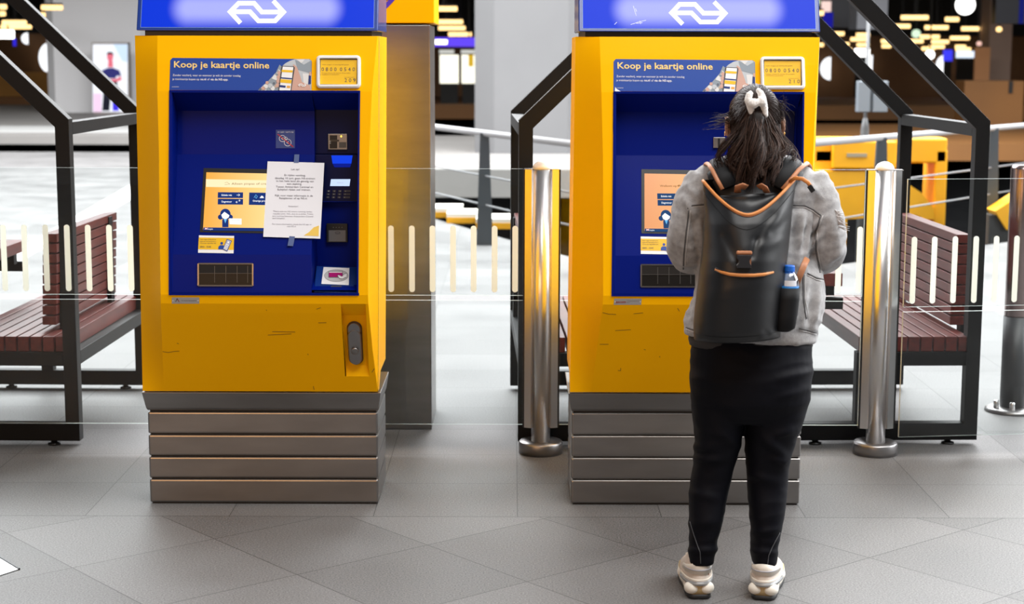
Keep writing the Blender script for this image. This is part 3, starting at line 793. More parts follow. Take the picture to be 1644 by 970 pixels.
    hx, hy = .3595, py_(.64) + nb - .008
    tl = math.atan2(py_(.70) - py_(.58), .12)
    def hp(x, z, o): return (hx + x, hy - o + (z - .64) * math.tan(tl) * .9, z)
    def slot(rx_, z0, z1, o0, o1, mb, m=0):
        pl_ = []
        for j in range(28):
            a = 2 * math.pi * j / 28; pl_.append((rx_ * math.cos(a), (z1 - rx_ if math.sin(a) >= 0 else z0 + rx_) + rx_ * math.sin(a)))
        mb.loft([[hp(x, z, o) for x, z in pl_] for o in (o0, o1)] + [[hp(x * .86, z0 + rx_ + (z - z0 - rx_) * .985, o1 + .004) for x, z in pl_]], m, smooth=False)
    b = MB(); slot(.0275, .549, .722, -.003, .004, b); b.build('seat_ring', mat('dark_gasket', (.05, .03, .015), .6), hd)
    b = MB(); slot(.0245, .553, .690, .003, .020, b); b.build('lever', STEELD, hd)
    b = MB(); slot(.0245, .664, .717, .003, .016, b); b.build('cap', STEELD, hd)
    b = MB(); cc = Vector(hp(0, .612, .022)); nn = Vector((0, -1, -.35)).normalized(); b.tube([cc, cc + nn * .012, cc + nn * .013], [.0135, .0135, .011], 20); b.build('lock_cylinder', STEEL, hd)
    # header
    hb = empty('header', (0, 0, 0), None, None); hb.parent = d
    sl = .041 / .108
    b = MB(); b.loft([[(-.405 + k, .0 + k, z), (.435 - k, .0 + k, z), (.435, .37, z), (-.405, .37, z)] for z, k in ((1.748, .01), (1.770, .01))], smooth=False); b.build('neck', BLK, hb)
    b = MB(); b.loft([[(-.420, -.02, 1.768), (.450, -.02, 1.768), (.450, .40, 1.768), (-.420, .40, 1.768)], [(-.420, -.02 + sl * .30, 2.068), (.450, -.02 + sl * .30, 2.068), (.450, .40, 2.068), (-.420, .40, 2.068)]], smooth=False)
    b.build('header_box', mat('header_blue', (.002, .035, .26), .35, coat=.4), hb, bevel=.004)
    hf = Flat((0, -.02, 1.768), (1, 0, 0), (0, sl, 1), LB, .0012)
    x0, x1 = -.404, .434
    k = MB(); z0, z1 = .012, .30
    k.add([hf.p3(x0, z0, 0), hf.p3(x1, z0, 0), hf.p3(x1, z1, 0), hf.p3(x0, z1, 0)], [(0, 1, 2, 3)]); k.build('lit_face', HEAD, hb, recalc=False)
    k = MB(); e_ = .0016
    for a, c, e, g in ((x0 - e_, x1 + e_, z0 - e_, z0), (x0 - e_, x0, z0, z1), (x1, x1 + e_, z0, z1)):
        k.add([hf.p3(a, e, .5), hf.p3(c, e, .5), hf.p3(c, g, .5), hf.p3(a, g, .5)], [(0, 1, 2, 3)])
    k.build('edge_trim', mat('light_blue_trim', (.20, .32, .62), .35), hb, recalc=False)
    lg = Flat((0, -.02, 1.768), (1, 0, 0), (0, sl, 1), LB, .002); logo(lg, 412.8, 19.7, 100.5, LOGOW); lg.build('emblem', hb)
    if not left:
        ws = Flat((0, -.02, 1.768), (1, 0, 0), (0, sl, 1), LB, .0022); WS = mat('white_scratch', (.8, .85, .95), .6)
        for P in ([(309, 8), (311, 16), (313, 24)], [(312, 12), (314, 17)], [(307, 37), (315, 34), (328, 31)], [(303, 38), (309, 36)], [(312, 36), (322, 35)], [(277, 38), (281, 34)], [(318, 32), (319, 37)]): ws.line(P, .7, WS)
        ws.build('scratches', hb)
    # --- blue terminal recess
    rc = empty('terminal', (0, 0, 0), None, None); rc.parent = d
    zt, zb = 1.553, .828
    xa, xb = ol(1.2), orr(1.2); xm = .214
    prof = [(-.075, zt), (.012, 1.480), (-.008, 1.323), (-.143, .971), (-.1605, .836)]     # (y, z) of the left bay
    b = MB(); xi = xa + .006
    b.loft([[(xx, y, z) for y, z in prof] for xx in (xi, xm)], closed=False, caps=False, smooth=False)
    # side walls
    fr = [(py_(z), z) for z in (1.553, 1.4, 1.2, 1.0, .836)]
    b.add([(xa - .002, y, z) for y, z in fr] + [(xi + .004, y, z) for y, z in prof[::-1]], [tuple(range(10))])
    mp = [(-.075, zt), (.03, 1.480), (.03, .905), (-.155, .845)]
    b.loft([[(xx, y, z) for y, z in mp] for xx in (xm, xb - .004)], closed=False, caps=False, smooth=False)
    b.add([(xm, y, z) for y, z in prof[1:]] + [(xm, .03, .905), (xm, .03, 1.48)], [tuple(range(6))])
    b.add([(xb + .001, y, z) for y, z in fr] + [(xb - .004, -.155, .845), (xb - .004, .03, .905), (xb - .004, .03, 1.48)], [tuple(range(8))])
    b.add([(xa, -.1605, .836), (xb, -.1605, .836), (xb, -.16, .826), (xa, -.16, .826)], [(0, 1, 2, 3)])
    b.build('blue_liner', BLU, rc)
    b = MB()   # lip round the opening
    for a, c, side in ((1.556, 1.20, 0), (1.20, .826, 0)):
        b.bar((ol(a) + .002, py_(a) - .001, a), (ol(c) + .002, py_(c) - .001, c), .008, .006, (1, 0, 0)); b.bar((orr(a) - .002, py_(a) - .001, a), (orr(c) - .002, py_(c) - .001, c), .006, .006, (1, 0, 0))
    b.bar((ol(zt), py_(zt) - .001, zt - .001), (orr(zt), py_(zt) - .001, zt - .001), .008, .008, (0, 0, 1)); b.bar((ol(.829), -.161, .829), (orr(.829), -.161, .829), .006, .005, (0, 0, 1))
    b.build('lip', BLU, rc)
    # screen on its sloping panel
    SP = Flat((0, -.008, 1.323), (1, 0, 0), (0, .135, .352), LB, .001)
    bz = Flat((0, -.008, 1.323), (1, 0, 0), (0, .135, .352), LB, .0012)
    bz.poly([(327, 270), (494, 273), (493, 376), (321, 373)], BLK); bz.build('screen_bezel', rc)
    sc = Flat((0, -.008, 1.323), (1, 0, 0), (0, .135, .352), LB, .0022)
    BT = SNAVY if left else SNAVY2
    sc.poly([(331.5, 277), (487, 280), (486, 372), (326, 370)], SCR if left else SCR2, 0)
    sc.poly([(327, 365.5), (486, 367), (486, 372), (326, 370.5)], SNAVY if left else SNAVY2, 1)
    sc.rect(329, 366.2, 333.5, 369, SRED, 2); sc.line([(329, 366.2), (333.5, 369)], .5, SWHITE, 3); sc.line([(333.5, 366.2), (329, 369)], .5, SWHITE, 3); sc.line([(329, 367.6), (333.5, 367.6)], .5, SWHITE, 4)
    sc.text('English', 334.5, 369.2, 342, 2.2, SWHITE, 2)
    if left:
        sc.poly([(331, 288), (487, 291), (487, 303), (331, 300.5)], SBAND, 1)
        sc.line([(361, 294), (365, 293), (369, 296), (361, 297)], .4, SDARK, 2); sc.text('Alleen pinpas of creditcard', 372, 297, 447, 3.4, SDARK, 2)
    else:
        sc.text('Welkom op ', 356 - 1, 298.6, 382, 3.4, SDARK, 2); logo(sc, 387.5, 297, 9, SDARK, 2); sc.text('Den Haag CS', 393, 299, 425, 3.4, SDARK, 2)
    for i, s_ in enumerate(('Enkele reis', 'Dagretour')):
        y0 = 309 + i * 10.5
        sc.poly([(350, y0), (390.5, y0 + .3), (390.3, y0 + 9.5), (349.7, y0 + 9.2)], BT, 1); sc.text(s_, 356, y0 + 6, 372.5, 2.9, SWHITE, 2, True)
    sc.line([(380, 313.6), (385, 313.6)], .6, SWHITE, 2); sc.line([(383.2, 311.8), (385.2, 313.6), (383.2, 315.4)], .6, SWHITE, 3)
    sc.line([(383, 322.5), (385.5, 322.5)], .6, SWHITE, 2); sc.line([(384.2, 320.8), (385.8, 322.5), (384.2, 324)], .6, SWHITE, 3); sc.line([(379, 325), (382, 325)], .6, SWHITE, 2); sc.line([(380.8, 323.4), (379, 325), (380.8, 326.6)], .6, SWHITE, 3)
    sc.poly([(400.3, 309.5), (440, 310), (440, 330), (399.7, 329.3)], BT, 1); sc.text('Overige producten', 406, 324.3, 437, 2.9, SWHITE, 2, True)
    sc.line([(408, 318), (411, 313), (413.5, 316), (411.5, 319), (409.5, 316)], .6, SBLUE, 2); sc.poly([(417, 318.5), (420, 314.5), (422.5, 315.5), (424, 318.5)], SWHITE, 2)
    # little clerk figure with a speech card
    hx0, hy0 = 362.0, 344.5
    sc.disc(hx0, hy0, 8.5, BT, 1, 9); sc.disc(hx0 - 8, hy0 + 4.5, 4, BT, 1.2); sc.disc(hx0 + 8, hy0 + 4.5, 4, BT, 1.2)
    sc.poly([(hx0 - 6.5, hy0 + 1), (hx0 - 1.5, hy0 - 4), (hx0 + 6.5, hy0 + 1.5), (hx0 + 5.5, hy0 + 5), (hx0, hy0 + 8.5), (hx0 - 5, hy0 + 5.5)], SWHITE, 2)
    sc.poly([(hx0 - 5, 365.3), (hx0 - 5, 353), (hx0, 351.5), (hx0 + 5, 353), (hx0 + 5, 365.3)], BT, 1.4); sc.poly([(hx0 - 2.5, 352), (hx0 + 2.5, 352), (hx0, 359)], SBLUE, 2.4)
    sc.poly([(368, 351), (388, 351.5), (388, 361), (369, 360.5)], SWHITE, 1.6); sc.text('Waar wilt u heen?', 371, 354, 386, 1.3, GREYT, 2.6)
    sc.build('screen', rc)
    # yellow help sticker under the screen
    st = Flat((0, -.143 + .002, .971 + .005), (1, 0, 0), (0, .135, .352), LB, .001)
    st.poly([(319.5, 378), (376, 379), (375, 407), (318, 406)], WHITE); st.poly([(319.3, 381.5), (376, 382.3), (375.2, 401.5), (318.2, 400.5)], YPRINT, 1)
    for i, s_ in enumerate(('Voor vragen of hulp bij het', 'kopen van een kaartje kunt u', '24 uur per dag bellen met')): st.text(s_, 321.5, 385.6 + i * 3, 347, 1.9, DARK, 2)
    st.text('0800 - 0540', 321, 398, 339, 3.0, DARK, 2)
    st.disc(356, 391, 2.2, BPRINT, 2); st.poly([(350.5, 400.5), (351, 396), (353.5, 394), (358.5, 394), (360.5, 396.5), (360, 401)], BPRINT, 2)
    st.poly([(364.5, 384), (372.5, 387), (365, 404), (357.5, 400.5)], BPRINT, 3); st.poly([(365.2, 385.6), (371, 387.8), (364.4, 402.4), (358.9, 399.8)], WHITE, 4); st.poly([(365.6, 386.6), (370, 388.3), (367.8, 393), (363.6, 391.2)], BPRINT, 5); st.poly([(366, 387.4), (369.2, 388.6), (367.4, 392.2), (364.4, 391)], WHITE, 6)
    for i in range(3):
        for j in range(3): st.disc(363 + j * 1.7 - i * 1.1, 394 + i * 2.4 + j * .7, .6, BPRINT, 5, n=8)
    st.build('help_sticker', rc)
    # ticket and change tray
    lowN = Flat((0, -.143, .971), (1, 0, 0), (0, .0175, .135), LB, .001)
    C = [lowN.uv(*p) for p in ((318.5, 422.5), (406, 424), (406, 459), (318.5, 458))]
    xs0, xs1 = C[0][0], C[1][0]; vz = lambda v, dy=0: (lowN.O + lowN.V * v + Vector((0, dy, 0)))
    vt, vb_ = (C[0][1] + C[1][1]) / 2, (C[2][1] + C[3][1]) / 2
    b = MB(); a = vz(vt); c = vz(vb_)
    for (p, q) in (((xs0, a), (xs1, a)), ((xs1, a), (xs1, c)), ((xs1, c), (xs0, c)), ((xs0, c), (xs0, a))):
        b.bar((p[0], p[1].y - .002, p[1].z), (q[0], q[1].y - .002, q[1].z), .005, .005, (0, 1, 0))
    tr = b.build('ticket_tray', STEEL, rc)
    b = MB(); b.add([(xs0, a.y - .002, a.z), (xs1, a.y - .002, a.z), (xs1, c.y - .002, c.z), (xs0, c.y - .002, c.z)], [(0, 3, 2, 1)]); b.build('tray_window', mat('dark_tray', (.010, .009, .008), .3, spec=.2), tr)
    b = MB()
    g = Flat((0, -.143, .971), (1, 0, 0), (0, .0175, .135), LB, .004); RIB = mat('tray_rib', (.09, .085, .08), .3); TRD = mat('tray_back', (.022, .020, .019), .5, spec=.1)
    g.poly([(319.5, 425), (405, 426.5), (405, 440), (319.5, 439)], TRD)
    for px in (345, 363, 381, 398): g.rect(px - .35, 427, px + .35, 454, RIB, 1)
    g.rect(320, 438.8, 405, 439.4, RIB, 1); g.build('tray_ribs', tr)
    # payment column
    pf = lambda l=.001: Flat((0, .03, 1.2), (1, 0, 0), (0, 0, 1), LB, l)
    def plate(x0, y0, x1, y1, th, m, nm, par=rc):
        g = pf(); u0, v0 = g.uv(x0, y1); u1, v1 = g.uv(x1, y0); q = MB(); q.box(u0, u1, .03 - th, .03, 1.2 + v0, 1.2 + v1); return q.build(nm, m, par, bevel=.0015)
    plate(505, 150, 576, 247, .006, BLUD, 'upper_cover')
    o = plate(527.5, 214.5, 558, 240, .014, STEELD, 'coin_inlet')
    g = pf(.0152); g.rect(530, 217, 542, 238, BLK); g.rect(545, 228, 556.5, 237, mat('slot_grey', (.08, .075, .07), .4)); g.rect(530, 224, 545, 227, mat('slot_brown', (.05, .04, .03), .4), 1); g.disc(548.5, 218.6, 1.4, emis('amber_led', (1, .6, .1), 1.6), 2, 1.8); g.rect(528.5, 226, 532, 227, mat('slot_pale', (.4, .38, .36), .4), 2); g.rect(528.5, 229, 532, 230, MATS['slot_pale'], 2); g.build('slots', o)
    plate(508, 248, 575, 323, .022, BLUD, 'pin_terminal')
    g = pf(.0232); g.poly([(533, 249), (567, 249), (565, 262), (535, 262)], emis('blue_glow_light', (.005, .05, .75), .9)); g.poly([(535, 262), (565, 262), (563, 268), (538, 268)], emis('blue_glow_dim', (.002, .012, .28), .8)); g.build('glowing_slot', rc)
    g = pf(.0234); g.poly([(532.5, 287), (563.5, 287), (562, 298), (531, 298)], emis('pin_display', (.55, .68, 1), .95)); g.text('Welkom', 542, 293.5, 552, 1.8, WHITE, 1); g.build('pin_display', rc)
    g = pf(.0234)
    for i in range(3):
        for j in range(4): g.rect(526 + j * 9 - i * .6, 304.5 + i * 5, 526 + j * 9 + (5.5 if j < 3 else 11) - i * .6, 307.5 + i * 5, mat('key_grey', (.035, .035, .045), .5)); g.text(('123#', '456C', '789K')[i][j], 528 + j * 9 - i * .6, 307 + i * 5, 529.6 + j * 9 - i * .6, 2, GREYT, 1)
    g.build('keypad', rc)
    plate(510, 322.5, 572, 323.8, .024, BLU, 'ledge')
    o = plate(525, 358.5, 558.5, 388.5, .016, BLK, 'contactless_reader')
    g = pf(.0172); g.rect(528.5, 369, 555.5, 387, mat('reader_pad', (.16, .155, .15), .35)); g.disc(543, 373, 4.2, DARK, 1, 2.2); g.disc(543, 373, 3.4, MATS['reader_pad'], 2, 1.6); g.text('))))', 540, 374.5, 546, 2.6, DARK, 3)
    for i in range(4): g.disc(536 + i * 4.6, 364.5, .8, mat('led_off', (.12, .12, .12), .4), 1, n=8)
    g.build('reader_pad', o)
    # card slot box
    b = MB()
    def q3(px, py, y): r = ray(px, py); c_ = CAM - LB; t = (y - c_.y) / r.y; return c_ + r * t
    tp = [q3(508, 427, -.03), q3(573, 429, -.03), q3(574, 429, .028), q3(507, 427, .028)]; bt = [q3(503.5, 469, -.152), q3(574, 471, -.152), q3(574, 471, .028), q3(503.5, 469, .028)]
    b.loft([bt, tp], smooth=False); cs = b.build('card_reader', mat('mid_blue_enamel', (.003, .030, .20), .35, coat=.3), rc, bevel=.003)
    O = (tp[0] + tp[1]) / 2; V = (tp[0] - bt[0]); V.x = 0
    g = Flat(O, (1, 0, 0), V, LB, .0015)
    g.poly([(513, 463), (569, 465), (563, 432), (520, 431)], NAVY, 0)
    g.poly([(516, 456.5), (560, 458.5), (561, 431), (519.5, 429.5)], WHITE, 1)
    g.disc(540, 443.5, 19.5, mat('sticker_grey', (.30, .30, .31), .5), 2, 10); g.disc(540, 443.5, 18.7, mat('sticker_grey2', (.50, .50, .51), .5), 3, 9.3)
    g.rect(528, 437, 550, 439.2, WHITE, 4); g.rect(528, 439, 550, 446.5, mat('magenta_print', (.42, .005, .16), .4), 4); g.line([(528, 437), (550, 437), (550, 446.5), (528, 446.5), (528, 437)], .7, DARK, 5)
    g.poly([(541.5, 444), (544, 443), (549, 445.5), (553, 441.5), (557, 441), (556, 446.5), (550, 449.5), (545.5, 449)], WHITE, 6); g.line([(541.5, 444), (544, 443), (549, 445.5), (553, 441.5), (557, 441)], .5, DARK, 7); g.line([(541.5, 444), (545.5, 449), (550, 449.5), (556, 446.5)], .5, DARK, 7)
    g.build('card_sticker', cs)
    g = Flat(O, (1, 0, 0), V, LB, .003); g.rect(531, 459.5, 549, 465, STEELD, 0, 2.4); g.build('slot_mouth', cs)
    # --- printed things on the yellow front
    fp2 = lambda l=.001: Flat((0, py_(1.553), 1.553), (1, 0, 0), (0, py_(1.66) - py_(1.553), .107), LB, l)
    g = fp2()
    g.poly([(277, 93), (497, 95), (500.5, 98), (500, 146), (272, 144.5), (273.5, 97)], BPRINT)
    PH = [mat('photo_' + n, c, .5) for n, c in (('sky', (.50, .54, .58)), ('grey', (.26, .31, .36)), ('pale', (.72, .72, .72)), ('skin', (.60, .36, .29)), ('dark', (.12, .14, .18)), ('beige', (.50, .40, .32)))]
    arc = [(414, 146), (424, 136), (432, 129), (440, 120), (449, 110), (458, 102), (466, 97.5), (474, 95.2), (496, 95.2), (500, 98), (499.8, 146)]
    g.poly(arc, PH[0], 1)
    g.poly([(430, 131), (437, 123), (452, 133), (446, 146), (432, 146)], PH[1], 2); g.poly([(436, 126), (441, 120), (450, 126), (448, 131)], PH[2], 3)
    g.poly([(474, 96), (488, 104), (500, 97), (500, 118), (478, 112)], PH[1], 2); g.poly([(476, 95.5), (490, 95.5), (484, 102)], PH[2], 3); g.poly([(486, 118), (500, 119), (500, 136), (488, 138)], PH[2], 2)
    g.poly([(449, 104), (457, 112), (450, 126), (442, 119)], PH[1], 3); g.line([(444, 117), (452, 123)], 1.2, PH[2], 4); g.line([(447, 112), (454, 118)], 1.2, PH[2], 4)
    for x, y, r, m in ((429, 133, 2.6, 3), (427, 139, 3.5, 2), (423, 142, 3, 3), (434, 138, 4, 0), (438, 142, 3.6, 2), (443, 139, 2.6, 5), (418, 143.5, 2, 4), (440, 134, 2, 4), (431, 144, 2.5, 1)): g.disc(x, y, r, PH[m], 4, n=10)
    g.poly([(471, 103), (477, 108), (482, 122), (485, 132), (498, 138), (499, 145.5), (466, 145.5), (470, 125)], PH[3], 4)
    for i in range(4): g.disc(448.5 - i * .9, 117.5 + i * 6.5, 3.0, PH[3], 5, 3.4, 12)
    g.poly([(453.5, 106), (472, 107), (473.5, 109), (468, 145.8), (447, 145.6), (452, 108)], DARK, 6); g.poly([(454.3, 107.3), (471.3, 108.2), (466.6, 145.6), (448.6, 145.5)], WHITE, 7)
    g.poly([(452.7, 112.5), (470.5, 113.5), (470, 117), (452.3, 116)], YPRINT, 8); g.poly([(451.5, 124.5), (469.2, 126), (468.9, 128), (451.3, 126.5)], NAVY, 8); g.poly([(450.8, 127.5), (468.7, 129), (467.8, 134.5), (450, 133)], YPRINT, 8); g.poly([(449.5, 137), (459, 138), (458.6, 141.5), (449, 140.5)], NAVY, 8); g.poly([(461, 138), (466.5, 138.5), (466, 142), (460.5, 141.6)], mat('orange_print', (.75, .35, .05), .5), 8)
    logo(g, 485.5, 137.2, 14, WHITE, 8); g.poly([(496, 121), (499.5, 121), (499.5, 135), (495, 136)], NAVY, 5); g.poly([(497, 116), (499.8, 116), (499.8, 122), (497, 122)], PH[3], 6)
    CT = mat('headline_cream', (.90, .64, .22), .5)
    g.text('Koop je kaartje online', 279.5, 108.3, 432.5, 10.4, CT, 2, True, .011)
    g.text('Zonder wachtrij, waar en wanneer je wilt én zonder toeslag', 277.5, 122.3, 386.5, 3.4, WHITE, 2, False, .01)
    g.text('je treinkaartje kopen op', 277, 128.6, 320, 3.4, WHITE, 2, False, .01); g.text('ns.nl', 322, 129.0, 331, 3.5, WHITE, 2, True); g.text('of', 333, 129.1, 336.5, 3.4, WHITE, 2); g.text('via de NS-app.', 338, 129.2, 366.5, 3.5, WHITE, 2, True, .01)
    g.text('NS REIZIGERS BV', 276.5, 140.2, 288, 1.3, WHITE, 2)
    if not left: g.poly([(275, 138), (277, 141), (285, 146), (274, 145.5)], WHITE, 3)
    g.build('online_ticket_sticker', d)
    # number plate with grey frame
    g = fp2(); O = g.O; q = MB()
    def rr(x0, y0, x1, y1, r, l): 
        out = []
        for cx_, cy_, a0 in ((x1 - r, y0 + r, -90), (x1 - r, y1 - r, 0), (x0 + r, y1 - r, 90), (x0 + r, y0 + r, 180)):
            for kk in range(5):
                a = math.radians(a0 + kk * 22.5); u, v = g.uv(cx_ + r * math.cos(a), cy_ + r * math.sin(a)); out.append(g.O + g.U * u + g.V * v + g.N * l)
        return out
    q.loft([rr(508.5, 90, 579.5, 142, 6, .0), rr(508.5, 90, 579.5, 142, 6, .010), rr(510.5, 92, 577.5, 140, 5, .014), rr(513.5, 94.5, 574.5, 137, 2, .014), rr(514, 95, 574, 136.5, 1.5, .004)], caps=False, smooth=False)
    npl = q.build('number_plate', PLAST, d)
    g = fp2(.005); g.poly([(514, 94.5), (574.5, 95), (573.5, 137), (513, 136.5)], DARK, 0); g.poly([(515.2, 96.2), (573.6, 96.8), (572.6, 136.2), (514, 135.6)], YPRINT, 1)
    g.text('Voor vragen of storing bel gratis', 517, 105.2, 560, 2, mat('ochre_text', (.35, .20, .02), .5), 2); g.text('0 8 0 0  0 5 4 0', 516.5, 114.8, 570, 6.2, DARK, 2)
    g.text('Reizigers kunnen dit nummer 24 uur bellen', 517, 118.6, 563, 1.9, MATS['ochre_text'], 2); g.text('vermeld daarbij het automaatnummer', 517, 121, 545, 1.6, MATS['ochre_text'], 2)
    g.text('automaatnummer', 553, 125.2, 570, 1.4, MATS['ochre_text'], 2); g.text('2 0 9' if left else '2 1 0', 553.5, 132.3, 571, 6.2, DARK, 2)
    g.build('number_print', npl)
    # maker's plate
    g = Flat((0, py_(.81), .81), (1, 0, 0), (0, -.02, .1), LB, .0012)
    g.rect(276, 477.5, 320, 487.5, mat('plate_metal', (.42, .41, .40), .4, .4))
    if left:
        g.line([(282, 484.5), (284.5, 479.5), (287.5, 484)], 1.1, DARK, 1); g.line([(285, 480), (288, 484.5)], .8, mat('plate_red', (.3, .02, .02), .5), 2); g.text('ACS Solutions International AG', 291, 483.3, 315, 1.7, DARK, 1)
    else:
        g.text('ascom', 279, 484.7, 295, 4.2, mat('plate_red', (.3, .02, .02), .5), 1, True); g.text('Monetel Automaten', 297, 481.6, 316, 1.1, DARK, 1); g.text('Bern', 297, 484.2, 301.5, 1.1, DARK, 1)
    for x in (277.8, 318.2): g.disc(x, 482.5, .9, WHITE, 2, n=10)
    g.build('maker_plate', d)
    # no-cash sticker, or the bare coin slot on the other machine
    ub = lambda l=.0015: Flat((0, .012, 1.480), (1, 0, 0), (0, .020, .157), LB, l)
    if left:
        g = ub(); g.rect(443, 208.5, 473.5, 238, mat('sticker_blue', (.008, .045, .22), .4)); g.text('no cash • card only', 446, 213, 471.5, 2.2, WHITE, 1)
        g.ring(453.5, 222.5, 5.4, .7, WHITE, 1); g.ring(462, 229, 5.9, .7, WHITE, 1); g.ring(459, 222.5, 2.6, .6, WHITE, 1); g.line([(455, 220.5), (452, 222.5), (455, 224.5)], .8, WHITE, 1); g.line([(463.5, 227), (460.5, 229), (463.5, 231)], .8, WHITE, 1)
        g.line([(446, 215.5), (471, 236)], 1.5, mat('sticker_red', (.45, .01, .03), .5), 2); g.build('no_cash_sticker', rc)
    else:
        g = ub(); u0, v0 = g.uv(443.5, 236); u1, v1 = g.uv(462.5, 219); q = MB(); c = [g.p3(u0, v0, 0), g.p3(u1, v0, 0), g.p3(u1, v1, 0), g.p3(u0, v1, 0)]; q.loft([c, [p + g.N * .008 for p in c]], smooth=False); o = q.build('coin_slot', STEEL, rc, bevel=.001)
        g = ub(.0105); g.rect(450.5, 221, 454, 234.5, BLK); g.build('slit', o)
    return d


machine(-.935, True)
machine(.657, False)


# paper notices (taped over the left machine's screen; the right one shows only its corner beside the person)
def notice(rx, label, words):
    base = Vector((rx, 6.15, 0)); d = empty('paper_notice', (rx + .06, 6.04, 1.0), label, 'notice', 'taped paper notices')
    fr = lambda l: Flat(Vector((0, -.008, 1.323)) + Vector((rx, 6.15, 0)), (1, 0, 0), (0, .135, .352), (0, 0, 0), l)
    def shift(f):
        dx = rx - LB.x
        for i, v in enumerate(f.mb.v): f.mb.v[i] = (v[0] + dx, v[1], v[2])
    f = Flat(LB + Vector((0, -.008, 1.323)), (1, 0, 0), (0, .135, .352), (0, 0, 0), .0065)
    PAPER = mat('paper', (.80, .81, .86), .7); INK = mat('ink', (.16, .16, .20), .7); INK2 = mat('grey_ink', (.38, .38, .43), .7)
    f.poly([(430, 260), (521, 262.5), (514.5, 384), (423, 381)], PAPER)
    LNS = [('Let op!', 468, 481, 274, 2.9, INK), ('Er rijden vandaag,', 457, 491, 283.5, 3, INK), ('dinsdag 10 juni, geen NS-treinen', 442, 506, 288.2, 3, INK), ('in het hele land als gevolg van', 444, 504, 292.8, 3, INK), ('een staking.', 461, 485, 297.4, 3, INK), ('Tussen Amsterdam Centraal en', 443.5, 503, 302, 3, INK), ('Schiphol rijden wel treinen.', 446, 499, 306.5, 3, INK), ('Kijk voor meer informatie in de', 442, 502.5, 316, 3, INK), ('Reisplanner of op NS.nl.', 449, 494, 320.4, 3, INK),
           ('Attention!', 463, 479, 333, 2.2, INK2), ('There are no NS trains running today,', 439, 502, 341, 2.2, INK2), ('tuesday June 10th, due to a strike. Trains', 439, 503, 344.8, 2.2, INK2), ('are running between Amsterdam Central', 438, 503, 348.6, 2.2, INK2), ('and Schiphol.', 438, 458, 352.2, 2.2, INK2), ('For more information, check the NS app or', 437.5, 501, 361.5, 2.2, INK2), ('visit NS.nl.', 461, 476, 365.2, 2.2, INK2)]
    if words:
        for s_, x0, x1, y, cap, m in LNS: f.text(s_, x0, y, x1, cap, m, 2, False, .012)
    f.poly([(488, 379), (496, 374), (504, 366), (512.5, 363), (512, 380)], mat('paper_yellow', (.82, .55, .10), .6), 2)
    shift(f)
    o = f.mb.build('sheet', f.mats, d, world=True, recalc=False)
    sd = o.modifiers.new('thick', 'SOLIDIFY'); sd.thickness = .0004; sd.offset = -1
    TP = mat('clear_tape', (.10, .14, .30), .25)
    for P in ([(473, 249), (481, 249), (480, 262.5), (472, 262.5)], [(465, 380), (474, 380.5), (471, 396), (462, 395.5)]):
        t = Flat(LB + Vector((0, -.008, 1.323)), (1, 0, 0), (0, .135, .352), (0, 0, 0), .0072 if P[0][1] > 300 else .0072); t.poly(P, TP); shift(t); t.mb.build('tape', t.mats, d, world=True, recalc=False)


notice(-.935, 'white printed notice with a yellow corner taped beside the left machine screen', True)
notice(.657, 'white paper notice on the right machine, half hidden behind the shoulder', True)


# ------------------------------------------------------------------ the person
SKIN = mat('skin', (.46, .235, .15), .5, vary=(20, .06), bump=(300, .0002))
DENIM = mat('grey_denim', (.36, .355, .36), .9, spec=.1, vary=(70, .16), bump=(420, .0012), sheen=.2)
DENIMD = mat('denim_dark_seam', (.09, .088, .09), .9)  # darker line laid along the jacket seams
DENIML = mat('denim_light_seam', (.52, .51, .51), .85, bump=(500, .0006))
TROU = mat('black_jersey', (.0020, .0023, .0052), .66, spec=.14, bump=(500, .0003))
PK = Vector((.69, 5.13, 0))
person = empty('person', PK, 'person in a grey denim jacket and black trousers seen from behind at the right machine', 'person')
PXM = lambda d: d / F          # metres per pixel at distance d


def dist(px, py, Y):
    r = ray(px, py); return Y / r.y


def ering(px0, px1, py, Y, dep, n=36, sq=2.3, zt=0.0):
    """horizontal ring whose silhouette spans px0..px1 at image row py, centre depth Y, half depth dep"""
    a, c = at(px0, py, Y), at(px1, py, Y); cx = (a.x + c.x) / 2; hw = (c.x - a.x) / 2; out = []
    for j in range(n):
        t = 2 * math.pi * j / n; cs, sn = math.cos(t), math.sin(t)
        x = hw * math.copysign(abs(cs) ** (2 / sq), cs); y = dep * math.copysign(abs(sn) ** (2 / sq), sn)
        out.append((cx + x, Y + y, a.z + zt * cs))
    return out


def sweep(mb, pts):
    """pts: (px, py, Y, r metres) -> capped round tube"""
    P = [at(p[0], p[1], p[2]) for p in pts]; R = [p[3] for p in pts]
    # resample smoothly
    Q = []; rr = []
    for i in range(len(P) - 1):
        p0, p1, p2, p3 = P[max(i - 1, 0)], P[i], P[i + 1], P[min(i + 2, len(P) - 1)]
        for k in range(6):
            t = k / 6; t2, t3 = t * t, t * t * t
            Q.append(.5 * ((2 * p1) + (p2 - p0) * t + (2 * p0 - 5 * p1 + 4 * p2 - p3) * t2 + (3 * p1 - p0 - 3 * p2 + p3) * t3)); rr.append(R[i] + (R[i + 1] - R[i]) * t)
    Q.append(P[-1]); rr.append(R[-1]); mb.tube(Q, rr, 20)
    return Q


